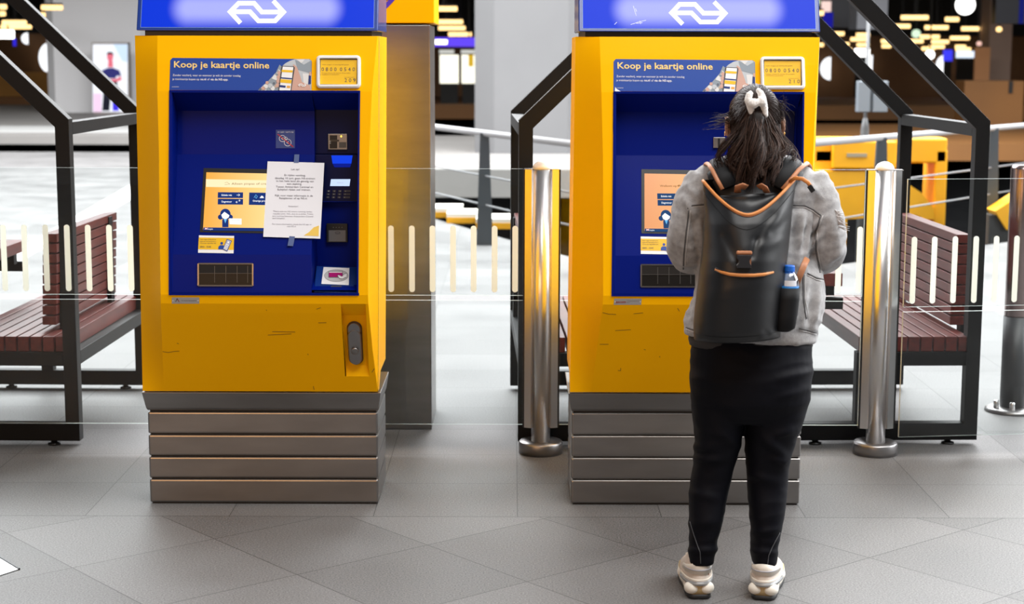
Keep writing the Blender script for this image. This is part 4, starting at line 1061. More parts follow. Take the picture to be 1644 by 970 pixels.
# --- body: head, neck, trunk, arms with hands, legs with ankles and feet, one continuous surface
HC = at(1211, 197, 5.17)
b = MB()
hr = []
for z, w_, f_, bk in ((-.128, .012, .070, .0), (-.122, .030, .082, -.01), (-.105, .046, .088, .005), (-.08, .058, .088, .035), (-.045, .068, .087, .068), (0, .0735, .090, .085), (.03, .0745, .088, .092), (.06, .068, .078, .088), (.085, .050, .058, .068), (.1, .026, .03, .036), (.106, .006, .01, .01)):
    hr.append([(HC.x + w_ * math.cos(t), HC.y + (f_ if math.sin(t) > 0 else bk) * math.sin(t), HC.z + z) for t in (2 * math.pi * j / 36 for j in range(36))])
b.loft(hr)
b.ball((HC.x, HC.y + .095, HC.z - .028), (.013, .017, .017), 10); b.ball((HC.x, HC.y + .088, HC.z - .008), (.008, .012, .026), 10)
b.ball((HC.x, HC.y + .083, HC.z - .068), (.024, .012, .006), 10); b.ball((HC.x, HC.y + .082, HC.z - .078), (.020, .012, .007), 10); b.ball((HC.x, HC.y + .076, HC.z - .105), (.02, .016, .014), 10)
for s in (-1, 1):
    b.ball((HC.x + s * .031, HC.y + .080, HC.z + .022), (.021, .010, .006), 10); b.ball((HC.x + s * .042, HC.y + .066, HC.z - .035), (.02, .016, .016), 10)
    # ears
    e = Vector((HC.x + s * .0805, HC.y - .008, HC.z - .012))
    for dz, dy, r in ((.018, -.008, .0085), (.026, 0, .0085), (.010, -.013, .0085), (0, -.014, .0080), (-.010, -.011, .0075), (-.020, -.004, .0075), (-.026, .002, .0075)):
        b.ball((e.x + s * (.007 if dz > -.02 else .003), e.y + dy, e.z + dz), (.0065, r, r), 8)
    b.ball((e.x + s * .002, e.y, e.z), (.006, .012, .024), 8)
sweep(b, [(1211, 232, 5.165, .055), (1212, 250, 5.155, .054), (1213, 285, 5.15, .062)])
b.loft([ering(1150, 1272, 268, 5.15, .05), ering(1118, 1306, 292, 5.15, .075), ering(1120, 1306, 350, 5.16, .10), ering(1128, 1300, 430, 5.16, .095), ering(1118, 1304, 520, 5.15, .11), ering(1112, 1300, 590, 5.14, .11), ering(1120, 1292, 650, 5.14, .09)])
for pts in ([(1136, 292, 5.15, .048), (1112, 340, 5.15, .046), (1102, 400, 5.18, .041), (1108, 412, 5.25, .039), (1130, 405, 5.42, .031), (1150, 392, 5.58, .024)],
            [(1292, 292, 5.15, .048), (1316, 340, 5.15, .046), (1326, 400, 5.18, .041), (1318, 414, 5.25, .039), (1292, 406, 5.42, .031), (1268, 392, 5.58, .024)]): sweep(b, pts)
for s, wx in ((1, 1150), (-1, 1268)):
    wv = at(wx, 392, 5.58); fw = Vector((s * .20, .95, .12)).normalized(); up = Vector((0, -.12, 1)); sd = Vector((s, -.2, 0)).normalized()
    b.tube([wv - fw * .01, wv + fw * .03, wv + fw * .065, wv + fw * .09], [(.022, .018), (.030, .014), (.036, .013), (.034, .011)], 16, flat=up)
    for k, (o, ln) in enumerate(((.027, .062), (.009, .072), (-.009, .068), (-.026, .052))):
        p0 = wv + fw * .08 + up * o; p1 = p0 + fw * ln * .45 + sd * .006; p2 = p1 + fw * ln * .28 + sd * .018; p3 = p2 + fw * ln * .14 + sd * .020
        b.tube([p0, p1, p2, p3], [.0085, .008, .0074, .006], 10)
    t0 = wv + fw * .025 + up * .022; t1 = t0 + fw * .03 + up * .024 + sd * .012; t2 = t1 + fw * .03 + up * .006 + sd * .014
    b.tube([t0, t1, t2], [.012, .0095, .007], 10)
for s, (hx, kx, ax) in ((-1, (1160, 1147, 1125)), (1, (1246, 1232, 1227.5))):
    sweep(b, [(hx, 610, 5.14, .075), (kx, 750, 5.15, .045), (kx * .55 + ax * .45, 820, 5.125, .034), (ax, 890, 5.11, .030), (ax, 918, 5.105, .028), (ax, 935, 5.105, .026)])
    a_ = at(ax, 935, 5.105); b.tube([a_ + Vector((0, -.018, -.008)), a_ + Vector((max(0, s) * .016, .06, -.02)), a_ + Vector((max(0, s) * .038, .14, -.03))], [.024, .028, .022], 14)
body, _ = solid(b, 'body', SKIN, person, .0055, 3)
for s in (-1, 1):
    e = MB(); c = Vector((HC.x + s * .031, HC.y + .0815, HC.z + .010)) - PK; e.ball(c, (.012, .009, .008), 10, 0); e.ball(c + Vector((0, .0065, 0)), (.005, .004, .005), 8, 1)
    e.build('eye', [mat('eye_white', (.8, .78, .75), .3), mat('eye_brown', (.03, .015, .008), .2)], person)
    e = MB(); c = Vector((HC.x + s * .087, HC.y - .013, HC.z - .034)) - PK
    e.tube([c + Vector((s * .004, .005 * math.cos(t), .006 * math.sin(t))) for t in (2 * math.pi * j / 16 for j in range(17))], .0011, 6); e.build('earring', mat('gold', (.8, .5, .15), .25, 1.), person)

# --- trousers
def wr(scale, amp, seed, stretch=(1, 1, 2.2)):
    o = Vector((seed * 3.1, seed * 1.7, seed))
    return lambda co: amp * (1 - abs(noise.noise(Vector((co.x * stretch[0], co.y * stretch[1], co.z * stretch[2])) * scale + o)) * 2)


b = MB()
b.loft([ering(1116, 1300, 525, 5.15, .115), ering(1110, 1302, 560, 5.14, .125), ering(1108, 1303, 600, 5.13, .135), ering(1110, 1299, 640, 5.13, .13), ering(1120, 1288, 672, 5.14, .10)])
b.loft([ering(1108, 1196, 600, 5.135, .11), ering(1111, 1195, 650, 5.14, .105), ering(1115, 1192, 685, 5.14, .098), ering(1117, 1186, 715, 5.145, .088), ering(1116, 1180, 742, 5.15, .078), ering(1110, 1172, 770, 5.15, .072), ering(1108, 1167, 795, 5.14, .072), ering(1107, 1162, 820, 5.13, .072), ering(1107, 1157, 845, 5.125, .064), ering(1107, 1152, 868, 5.12, .056), ering(1106, 1147, 890, 5.115, .050), ering(1106, 1144, 903.5, 5.11, .046)])
b.loft([ering(1196, 1303, 600, 5.135, .115), ering(1194, 1298, 640, 5.14, .11), ering(1196, 1286, 680, 5.14, .10), ering(1197, 1272, 718, 5.145, .088), ering(1199, 1264, 748, 5.15, .078), ering(1201, 1263, 775, 5.15, .072), ering(1202, 1261, 800, 5.14, .072), ering(1204, 1257, 828, 5.13, .070), ering(1207, 1253, 850, 5.125, .062), ering(1206, 1249, 872, 5.12, .055), ering(1206, 1247, 892, 5.115, .050), ering(1209, 1246, 904.5, 5.11, .046)])
ridge = []      # fold lines (image coordinates): x0,y0,x1,y1,amp,width px
for L in ((1250, 608, 1300, 596, .006, 7), (1245, 640, 1294, 625, .005, 7), (1240, 700, 1275, 690, .006, 7), (1225, 700, 1262, 735, .007, 8), (1235, 735, 1262, 742, .006, 6), (1200, 760, 1245, 772, .004, 7), (1206, 858, 1250, 850, .004, 6), (1206, 884, 1247, 888, .005, 5), (1112, 715, 1150, 722, .006, 7), (1112, 735, 1160, 738, .006, 6), (1108, 792, 1160, 800, .004, 7), (1110, 842, 1155, 836, .004, 7), (1106, 884, 1150, 882, .006, 5), (1150, 690, 1190, 720, .004, 8)): ridge.append(L)


def proj(co):
    z = co.z - H; d = co.y * math.cos(TILT) - z * math.sin(TILT); w_ = co.y * math.sin(TILT) + z * math.cos(TILT)
    u, v = co.x / d, w_ / d; c, s = math.cos(ROLL), math.sin(ROLL)
    u, v = u * c + v * s, -u * s + v * c
    return CX + u * F, CY - v * F


def folds(L, base):
    def f(co, n):
        px, py = proj(co); h = base(co)
        for x0, y0, x1, y1, a, wd in L:
            dx, dy = x1 - x0, y1 - y0; t = max(0, min(1, ((px - x0) * dx + (py - y0) * dy) / (dx * dx + dy * dy)))
            q = math.hypot(px - x0 - t * dx, py - y0 - t * dy)
            if q < wd * 3: h += 1.7 * a * math.exp(-(q / wd) ** 2) * (math.sin(math.pi * min(1, max(0, t * .8 + .1))))
        return h
    return f


_, tbv = solid(b, 'trousers', TROU, person, .006, 5, folds(ridge, wr(9, .003, 2)))
GSEAM = mat('grey_thread', (.075, .08, .09), .6)


def onsurf(bv, pts, lift=.001, step=5):
    """drape an image-space polyline on a surface, seen from the camera side"""
    out = []
    for (x0, y0), (x1, y1) in zip(pts, pts[1:]):
        n = max(1, int(math.hypot(x1 - x0, y1 - y0) / step))
        for k in range(n + 1):
            x = x0 + (x1 - x0) * k / n; y = y0 + (y1 - y0) * k / n
            r = ray(x, y).normalized(); h = bv.ray_cast(CAM, r)
            if h[0] is not None: out.append(h[0] + h[1] * lift * (1 if h[1].dot(r) < 0 else -1))
    res = []
    for p in out:
        if not res or (p - res[-1]).length > .0015: res.append(p)
    return res


def seams(bv, L, r, m, name, parent):
    for P in L:
        pts = onsurf(bv, P)
        if len(pts) > 1: q = MB(); q.tube(pts, r, 6); q.build(name, m, parent, world=True)


seams(tbv, [[(1108, 838), (1114, 858), (1122, 882), (1124, 886), (1125, 905)], [(1252, 855), (1240, 878), (1234, 892), (1232, 908)]], .0014, GSEAM, 'leg_seam', person)

# --- denim jacket
b = MB()
b.loft([ering(1166, 1262, 250, 5.15, .068), ering(1150, 1278, 258, 5.15, .08), ering(1126, 1300, 268, 5.15, .088), ering(1108, 1316, 285, 5.15, .10), ering(1102, 1322, 310, 5.155, .112), ering(1120, 1308, 350, 5.16, .122), ering(1126, 1302, 400, 5.16, .122), ering(1120, 1320, 440, 5.16, .12), ering(1112, 1323, 475, 5.155, .125), ering(1104, 1320, 505, 5.15, .13), ering(1100, 1312, 525, 5.15, .132, zt=-.004), ering(1100, 1309, 541, 5.15, .130, zt=-.012)])
Wl = [(1136, 288, 5.15, .062), (1118, 325, 5.145, .066), (1109, 365, 5.145, .066), (1104, 398, 5.17, .062), (1112, 410, 5.24, .058), (1130, 404, 5.38, .05), (1147, 394, 5.54, .04)]
Wr = [(1294, 288, 5.15, .062), (1312, 322, 5.145, .064), (1321, 362, 5.145, .066), (1325, 396, 5.165, .063), (1316, 412, 5.24, .058), (1294, 405, 5.38, .05), (1272, 394, 5.54, .04)]
sweep(b, Wl); sweep(b, Wr)
JF = [(1100, 318, 1118, 352, .006, 5), (1126, 335, 1112, 372, -.005, 5), (1090, 350, 1080, 400, .004, 7), (1110, 352, 1122, 415, -.006, 5), (1120, 340, 1130, 420, .006, 5), (1288, 342, 1278, 425, .009, 5), (1277, 350, 1272, 400, -.006, 4), (1300, 345, 1286, 432, .008, 4), (1296, 360, 1284, 400, -.007, 4), (1318, 350, 1300, 372, .008, 4), (1314, 366, 1298, 386, -.007, 4), (1316, 378, 1300, 398, .009, 4), (1308, 398, 1300, 440, -.007, 4), (1338, 350, 1346, 420, .005, 8), (1328, 360, 1322, 410, -.004, 6), (1295, 455, 1286, 530, .006, 5), (1306, 470, 1298, 530, -.005, 5), (1316, 450, 1304, 528, .006, 5), (1108, 470, 1098, 528, .005, 4), (1116, 445, 1104, 520, -.004, 4), (1282, 312, 1312, 302, .004, 5), (1292, 292, 1318, 318, .004, 6), (1105, 300, 1125, 320, .005, 5), (1325, 425, 1348, 400, .006, 5), (1086, 420, 1108, 428, .005, 4)]
jack, jbv = solid(b, 'denim_jacket', DENIM, person, .0065, 4, folds(JF, wr(12, .0045, 5)))
for (o_, m_, r_, nm) in ((0, DENIMD, .0021, 'seam'), (3, DENIML, .0014, 'topstitch')):
    L = [[(1272, 329 + o_), (1292, 330 + o_), (1306, 337 + o_), (1318, 346 + o_)], [(1318 + o_, 346), (1309 + o_, 372), (1310 + o_, 400), (1316 + o_, 438)], [(1104, 335 + o_), (1112, 330 + o_), (1134, 328 + o_)], [(1106 + o_, 338), (1102 + o_, 370), (1098 + o_, 408), (1097 + o_, 432)],
         [(1289 + o_, 440), (1290 + o_, 480), (1294 + o_, 512)], [(1283, 527 + o_), (1300, 531 + o_), (1310, 534 + o_)], [(1096, 523 + o_), (1108, 528 + o_), (1118, 531 + o_)], [(1296, 439 + o_), (1310, 446 + o_), (1322, 449 + o_)]]
    seams(jbv, L, r_, m_, nm, jack)
# torn fringe on the right sleeve
q = MB()
for k in range(26):
    y = 338 + k * 1.1 + random.uniform(-2, 2); p = onsurf(jbv, [(1341 + (y - 338) * .22, y), (1342 + (y - 338) * .22, y)], 0)
    if p:
        e = p[0] + Vector((.012 + .018 * random.random() * (1.2 if k > 14 else .7), -.01, -.012 * random.random())); q.tube([p[0], p[0].lerp(e, .5) + Vector((0, 0, .004 * random.uniform(-1, 1))), e], [.0022, .0018, .0006], 5)
q.build('frayed_threads', mat('pale_thread', (.62, .60, .60), .8), jack, world=True)
# shirt hem showing under the jacket on the left
b = MB(); b.loft([ering(1108, 1302, 530, 5.15, .122), ering(1105, 1304, 545, 5.15, .126), ering(1107, 1304, 553, 5.15, .126)]); b.build('dark_shirt_hem', mat('dark_grey_jersey', (.03, .028, .028), .8), person, world=True)

# --- shoes: chunky cream trainers
CRM = mat('cream_leather', (.74, .68, .60), .5, vary=(30, .05), bump=(220, .0004))
CRM2 = mat('pale_mesh', (.70, .62, .55), .8, bump=(900, .0006))
MID = mat('midsole_foam', (.80, .76, .68), .5)
TAN = mat('tan_foam', (.50, .38, .20), .6)
SILV = mat('silver_piping', (.40, .41, .42), .35, .3)


def shoe(ax, toe, s):
    """ax: heel centre (x, y) on the floor, toe: unit direction"""
    sh = empty('trainer', (0, 0, 0), None, None); sh.parent = person
    t = Vector((toe[0], toe[1], 0)).normalized(); sd = Vector((t.y, -t.x, 0)); O = Vector((ax[0], ax[1], 0))
    P = lambda a, l, z: O + t * a + sd * l + Vector((0, 0, z))
    # outline half widths along the length a (0 heel .. .265 toe)
    AL = [0, .006, .02, .05, .09, .13, .17, .205, .235, .255, .265]
    def outline(k, z, dz=0, spread=0):
        Wd = [.020, .030, .037, .041, .040, .041, .045, .047, .042, .029, .010]
        L = [P(a * k + (.132 * (1 - k)), -w_ * k - spread, z + dz * max(0, a - .17) * 4) for a, w_ in zip(AL, Wd)]
        R = [P(a * k + (.132 * (1 - k)), w_ * k + spread, z + dz * max(0, a - .17) * 4) for a, w_ in zip(AL, Wd)]
        return L + R[::-1]
    b = MB(); b.loft([outline(.985, .002, .03), outline(1.0, .006, .03), outline(1.0, .016, .03)]); b.build('outsole', mat('black_rubber', (.012, .012, .013), .6), sh, world=True)
    b = MB(); b.loft([outline(.97, .015, .03), outline(.97, .050, .02)]); b.build('foam_core', TAN, sh, world=True)
    b = MB()
    b.loft([outline(1.0, .016, .03), outline(1.015, .026, .03), outline(1.0, .040, .025), outline(.975, .043, .025)])
    n0 = len(AL); keep = [v for v in b.v]; b.v = [tuple(Vector(v) + t * max(0, .055 - (Vector(v) - O).dot(t)) * .95) if (Vector(v) - O).dot(t) < .055 else v for v in keep]
    for a, l, r, h in ((.024, -.0225, (.025, .027, .0205), .033), (.024, .0225, (.025, .027, .0205), .033), (.066, -.030, (.0145, .026, .0165), .031), (.066, .030, (.0145, .026, .0165), .031), (.125, -.032, (.0145, .034, .015), .030), (.125, .032, (.0145, .034, .015), .030), (.19, -.036, (.0145, .034, .015), .032), (.19, .036, (.0145, .034, .015), .032)):
        k0 = len(b.v); b.ball((0, 0, 0), r, 12); M_ = Matrix((( sd.x, t.x, 0), (sd.y, t.y, 0), (0, 0, 1)))
        for i in range(k0, len(b.v)): b.v[i] = tuple(P(a, l, h) + M_ @ Vector(b.v[i]))
    b.build('midsole_pods', MID, sh, world=True)
    # upper
    b = MB(); rings = []
    for z, a0, a1, w_, n in ((.044, .0, .258, 1.0, 0), (.056, -.002, .258, 1.02, 0), (.070, .001, .248, .99, 0), (.084, .004, .215, .90, 0), (.098, .007, .160, .82, 0), (.110, .010, .128, .78, 0), (.122, .012, .112, .76, 0)):
        rg = []
        for j in range(40):
            th = 2 * math.pi * j / 40; ca, sa = math.cos(th), math.sin(th)
            u = .5 - .5 * math.copysign(abs(ca) ** .8, ca); a = a0 + (a1 - a0) * u
            hw = (.040 + .006 * math.sin(math.pi * min(1, a / .26)) - (.012 if a > .22 else 0)) * w_ * abs(sa) ** .75 * math.copysign(1, sa)
            rg.append(P(a, hw, z))
        rings.append(rg)
    for i, rg in enumerate(rings[-1:]):
        for j in range(40):
            th = 2 * math.pi * j / 40; rg[j] = rg[j] + Vector((0, 0, .012 * math.cos(th) ** 4 if math.cos(th) > 0 else .004))
    # collar rolls inwards
    c_ = sum((Vector(p) for p in rings[-1]), Vector((0, 0, 0))) / 40
    rings.append([c_ + (Vector(p) - c_) * .86 + Vector((0, 0, .002)) for p in rings[-1]]); rings.append([c_ + (Vector(p) - c_) * .82 - Vector((0, 0, .03)) for p in rings[-2]])
    b.loft(rings, caps=True); up = b.build('upper', CRM2, sh, world=True)
    # overlays: heel counter, heel patch, silver band, piping
    def band(z0, z1, th0, th1, out, m, nm, wav=0.0, par=up):
        q = MB(); N = 24; top = []; bot = []
        for k in range(N + 1):
            th = th0 + (th1 - th0) * k / N; ca, sa = math.cos(th), math.sin(th)
            for z, lst in ((z0, bot), (z1 + wav * max(0, math.cos(th)) ** 1.5, top)):
                u = .5 - .5 * math.copysign(abs(ca) ** .8, ca); e_ = (z - .056) / .06
                a = (.0 + .010 * max(0, e_)) + (.255 - .12 * max(0, e_)) * u
                hw = (.041 + .006 * math.sin(math.pi * min(1, max(0, a) / .26))) * (1.02 - .22 * max(0, e_)) * abs(sa) ** .75 * math.copysign(1, sa)
                dirv = (-t * ca + sd * sa)
                lst.append(P(a, hw, z) + dirv * out)
        vs = bot + top; fs = [(k, k + 1, N + 2 + k, N + 1 + k) for k in range(N)]
        q.add(vs, fs, 0, True); o = q.build(nm, m, par, world=True); so = o.modifiers.new('thick', 'SOLIDIFY'); so.thickness = .003; so.offset = 0
        return o
    band(.046, .056, -1.45, 1.45, .0030, SILV, 'silver_band'); band(.084, .096, -1.5, 1.5, .0030, CRM, 'heel_tab', .021); band(.080, .094, -1.5, 1.5, .0022, CRM, 'collar_band', .003); band(.058, .066, -1.5, 1.5, .0022, CRM, 'counter_edge')
    band(.0915, .0925, -1.2, 1.2, .0046, GREYT, 'stitch_line', .004)
    band(.0560, .0590, -1.3, 1.3, .0032, SILV, 'piping')
    for z in (.075, .09):
        q = MB(); q.tube([P(.10, -.036, z), P(.13, -.028, z + .02), P(.14, 0, z + .028), P(.13, .028, z + .02), P(.10, .036, z)], .004, 8); q.build('lace', CRM, up, world=True)
    return sh


h1 = fl(1119.5, 964); h2 = fl(1224, 966)
shoe((h1.x + .008, h1.y + .004), (-.01, 1), -1)
shoe((h2.x, h2.y + .004), (.27, 1), 1)

# --- hair
HAIR = mat('dark_brown_hair', (.009, .005, .0036), .5, spec=.15)
HAIRM = mat('brown_hair_strands', (.024, .012, .0085), .45, spec=.22)
hair = empty('hair', (0, 0, 0), None, None); hair.parent = person; hair['label'] = 'dark brown shoulder length hair, half tied back'
R3 = Vector((.0790, .1005, .1085))
C3 = HC + Vector((0, -.002, .0045))


def ell(th, ph, k=1.0):      # th: azimuth (0 = back, camera side), ph: elevation
    return C3 + Vector((R3.x * math.sin(th) * math.cos(ph), -R3.y * math.cos(th) * math.cos(ph), R3.z * math.sin(ph))) * k


q = MB(); rings = []
for i in range(22):
    ph = math.radians(-52 + 142 * i / 21); rg = []
    for j in range(48):
        th = -math.pi + 2 * math.pi * j / 48
        a = abs(th); lim = 1.75 if ph < .35 else 3.2          # open at the face
        k = 1.0 if a < lim else .86
        rg.append(ell(th, ph, k * (1 if ph > -.3 else 1 - .25 * (-.3 - ph))))
    rings.append(rg)
q.loft(rings); q.build('scalp_hair', HAIR, hair, world=True)
TIE = at(1216, 160, 5.17 - .112); TIE = Vector((TIE.x, HC.y - .098, TIE.z))


def strands(name, paths, r0, r1, m, parent=hair):
    q = MB(); V = []; Fc = []
    for P in paths:
        n = len(P); k = len(V)
        for i, p in enumerate(P):
            d = (P[min(i + 1, n - 1)] - P[max(i - 1, 0)]).normalized(); a = d.cross(Vector((.3, 1, .2))).normalized(); c = d.cross(a); r = r0 + (r1 - r0) * i / (n - 1)
            for j in range(3):
                t = 2.094 * j; V.append(p + a * (r * math.cos(t)) + c * (r * math.sin(t)))
        for i in range(n - 1):
            for j in range(3): Fc.append((k + i * 3 + j, k + i * 3 + (j + 1) % 3, k + i * 3 + 3 + (j + 1) % 3, k + i * 3 + 3 + j))
    q.add(V, Fc, 0, True)
    o = q.build(name, m, parent, world=True, recalc=False); o['kind'] = 'stuff'; return o


def bez(P, n=10):
    out = []
    m = len(P) - 1
    for k in range(n + 1):
        t = k / n; Q = [Vector(p) for p in P]
        for r in range(m):
            Q = [Q[i].lerp(Q[i + 1], t) for i in range(len(Q) - 1)]
        out.append(Q[0])
    return out


rnd = random.Random(3)
paths = []
td = (TIE - C3); td = Vector((td.x / R3.x, td.y / R3.y, td.z / R3.z)).normalized()
for i in range(900):      # combed back over the skull into the tie
    th = rnd.uniform(-1.75, 1.75) if rnd.random() < .6 else rnd.uniform(-3.1, 3.1); ph = rnd.uniform(-.1, .5) if abs(th) < 1.3 else rnd.uniform(.28, 1.2)
    s0 = Vector((math.sin(th) * math.cos(ph), -math.cos(th) * math.cos(ph), math.sin(ph)))
    P = []; lift = 1.004 + .03 * rnd.random(); jt = Vector((rnd.gauss(0, .05), rnd.gauss(0, .05), rnd.gauss(0, .05)))
    for k in range(9):
        u = k / 8; v = s0.lerp(td + jt * (1 - u), u); v = v.normalized() if v.length > .01 else td
        P.append(C3 + Vector((v.x * R3.x, v.y * R3.y, v.z * R3.z)) * (lift + .035 * u + .008 * math.sin(9 * u + i)))
    paths.append(P)
strands('combed_strands', paths, .0013, .0009, HAIRM)
paths = []
for i in range(420):      # loose back hair below the ears
    th = rnd.uniform(-1.2, 1.2); ph = rnd.uniform(-.55, -.05); p0 = ell(th, ph, 1.01)
    x1 = 1213 + th * 38 + rnd.gauss(0, 5); y1 = rnd.uniform(232, 282) - abs(th) * 8
    p3 = at(x1, y1, 5.06 + .03 * abs(th) + rnd.uniform(-.02, .02)); p1 = p0 + Vector((0, -.01, -.04)); p2 = p3 + Vector((rnd.gauss(0, .012), 0, .04))
    P = bez((p0, p1, p2, p3), 9); w0 = rnd.random() * 6
    for k, p in enumerate(P): P[k] = p + Vector((math.sin(w0 + k * .9), 0, 0)) * .0035 * k / 9
    paths.append(P)
strands('loose_back_hair', paths, .0016, .0007, HAIRM)
CLUMPS = []
for i in range(70):
    sd_ = max(-1.05, min(1.05, rnd.gauss(0, .6))); CLUMPS.append((sd_, rnd.uniform(258, 309) - abs(sd_) * 30, 4.985 + .05 * abs(sd_) + rnd.uniform(-.022, .03), rnd.random() * 6.3, rnd.gauss(0, 1), .009 + .012 * rnd.random(), rnd.uniform(.5, .8)))
tail = empty('ponytail', (0, 0, 0), None, None); tail.parent = hair
for grp, (cnt, base) in enumerate(((900, 0), (420, 1))):
    paths = []
    for i in range(cnt):
        a = rnd.random() * 6.28; r = .016 * math.sqrt(rnd.random()); p0 = TIE + Vector((r * math.cos(a), r * .5 * math.sin(a) - .004, r * math.sin(a) * .6))
        cl = CLUMPS[rnd.randrange(len(CLUMPS))]
        side = cl[0] + rnd.gauss(0, .05); y1 = cl[1] + rnd.gauss(0, 5); x1 = 1214 + side * 46 - (y1 - 262) * .05 + cl[4] * 5
        dep = cl[2] + rnd.uniform(-.006, .006)
        p3 = at(x1, y1, dep); m1 = at(1215 + side * 22, 205, dep + .035 + rnd.uniform(-.008, .008)); m2 = at(1215 + side * 74, 246, dep + .012 + rnd.uniform(-.01, .01))
        P = bez((p0, p0 + Vector((0, -.012, -.012)), m1, m2, p3), 15); am = cl[5] * rnd.uniform(.7, 1.2); w0 = cl[3] + rnd.gauss(0, .25); fq = cl[6]
        for k, p in enumerate(P): P[k] = p + Vector((math.sin(w0 + k * fq) * am, math.cos(w0 + k * fq) * am * .8, math.sin(w0 * 1.3 + k * fq) * am * .4)) * (k / 15) ** 1.3
        paths.append(P)
    strands('tail_strands', paths, .0016, .0006, (HAIRM, mat('lighter_brown_strands', (.07, .038, .027), .5, spec=.25))[grp], tail)
q = MB(); q.tube([at(1215, 166, TIE.y), at(1214, 190, 5.05), at(1213, 225, 5.045), at(1213, 262, 5.035), at(1213, 288, 5.02)], [.012, .026, (.050, .028), (.056, .026), (.03, .016)], 20, flat=(1, 0, 0)); q.build('tail_core', HAIR, tail, world=True)
paths = []
for i in range(46):       # wind-blown wisps on the left
    p0 = ell(-1.35 + rnd.gauss(0, .08), rnd.uniform(-.15, .35), 1.0); e_ = at(1150 + rnd.gauss(0, 7) - (8 if i % 9 == 0 else 0), 202 + rnd.gauss(0, 6) - rnd.random() * 14, 5.13 + rnd.uniform(-.03, .03))
    if i % 15 == 0: e_ = at(1126 + rnd.random() * 12, 207 + rnd.random() * 3, 5.12)
    paths.append(bez((p0, p0 + Vector((-.012, 0, -.014)), e_ + Vector((.025, 0, .006)), e_), 8))
for i in range(52):       # and on the right
    p0 = ell(1.25 + rnd.gauss(0, .1), rnd.uniform(.0, .65), 1.0); e_ = at(1258 + abs(rnd.gauss(0, 6)), 182 + rnd.gauss(0, 17), 5.13 + rnd.uniform(-.03, .03))
    paths.append(bez((p0, p0 + Vector((.014, 0, .002)), e_ + Vector((-.006, 0, .014)), e_), 8))
for i in range(26):
    s = rnd.choice((-1, 1)); p0 = at(1213 + s * 40, 235 + rnd.random() * 20, 5.06); e_ = p0 + Vector((s * rnd.uniform(.005, .03), -.01, rnd.uniform(-.02, .03))); paths.append(bez((p0, p0 + Vector((0, 0, -.02)), e_ + Vector((0, 0, -.02)), e_), 7))
strands('flyaway_strands', paths, .0008, .0003, HAIRM)
q = MB()      # fluffy white scrunchie
for P, r in (([(1207, 148), (1203, 152), (1201, 160), (1205, 172), (1208, 184), (1209, 190)], [.007, .0105, .0115, .011, .009, .005]), ([(1215, 143), (1221, 149), (1224, 158), (1227, 172), (1229, 186), (1228, 190)], [.006, .010, .0115, .011, .008, .004])):
    q.tube([at(x, y, TIE.y - .020 - .006 * math.sin(math.pi * i / 5)) for i, (x, y) in enumerate(P)], r, 14)
q.ball(at(1210, 166, TIE.y - .036), (.0165, .015, .015), 12); q.ball(at(1223, 163, TIE.y - .036), (.015, .015, .0155), 12); q.ball(at(1216, 165, TIE.y - .040), (.008, .010, .011), 10)
solid(q, 'scrunchie', mat('white_terry', (.85, .83, .81), .95, bump=(420, .002), sheen=.5), person, .0022, 2, lambda co, n: .0012 * noise.noise(co * 260))

# ------------------------------------------------------------------ backpack
RUB = mat('black_coated_canvas', (.0065, .007, .0085), .42, spec=.42, bump=(600, .00015))
RUBD = mat('black_webbing', (.006, .0065, .008), .65, spec=.25, bump=(500, .0003))
TANL = mat('tan_leather', (.42, .17, .075), .5, vary=(40, .1), bump=(350, .0004))
bag = empty('backpack', at(1185, 553, 4.98), 'black rolltop backpack with tan trim worn by the standing person', 'backpack')
BLx = [(553, 1124), (545, 1114), (520, 1113), (480, 1117), (440, 1122), (400, 1127), (340, 1131), (290, 1128)]
BRx = [(553, 1240), (545, 1252), (520, 1255), (480, 1257), (440, 1261), (400, 1266), (340, 1272), (284, 1279)]
BUL = [(560, .085), (553, .115), (535, .14), (480, .15), (420, .14), (360, .11), (310, .062), (284, .03)]
YB0 = [(560, 5.0), (440, 4.985), (340, 5.0), (284, 5.015)]
rowL = lambda y: lerp_tab(BLx, y); rowR = lambda y: lerp_tab(BRx, y)
CR = [(1140, 318, 1163, 380, -.006, 12), (1163, 380, 1184, 418, -.007, 8), (1168, 330, 1190, 395, .006, 14), (1272, 320, 1232, 370, .005, 9), (1240, 345, 1215, 385, -.006, 7), (1215, 385, 1207, 412, -.008, 5), (1225, 395, 1262, 385, .006, 8), (1240, 372, 1268, 352, -.006, 7), (1222, 545, 1245, 536, .008, 5), (1240, 537, 1258, 528, .010, 5), (1228, 533, 1246, 545, -.006, 4), (1195, 500, 1250, 480, .004, 12), (1150, 470, 1240, 455, .004, 10), (1200, 350, 1196, 400, .006, 12)]


def ztop(u):        # zipper line, image row of the front opening edge
    return 345 - 58 * abs(2 * u - 1) ** 1.75 + (3 if u < .5 else -3) * abs(2 * u - 1)


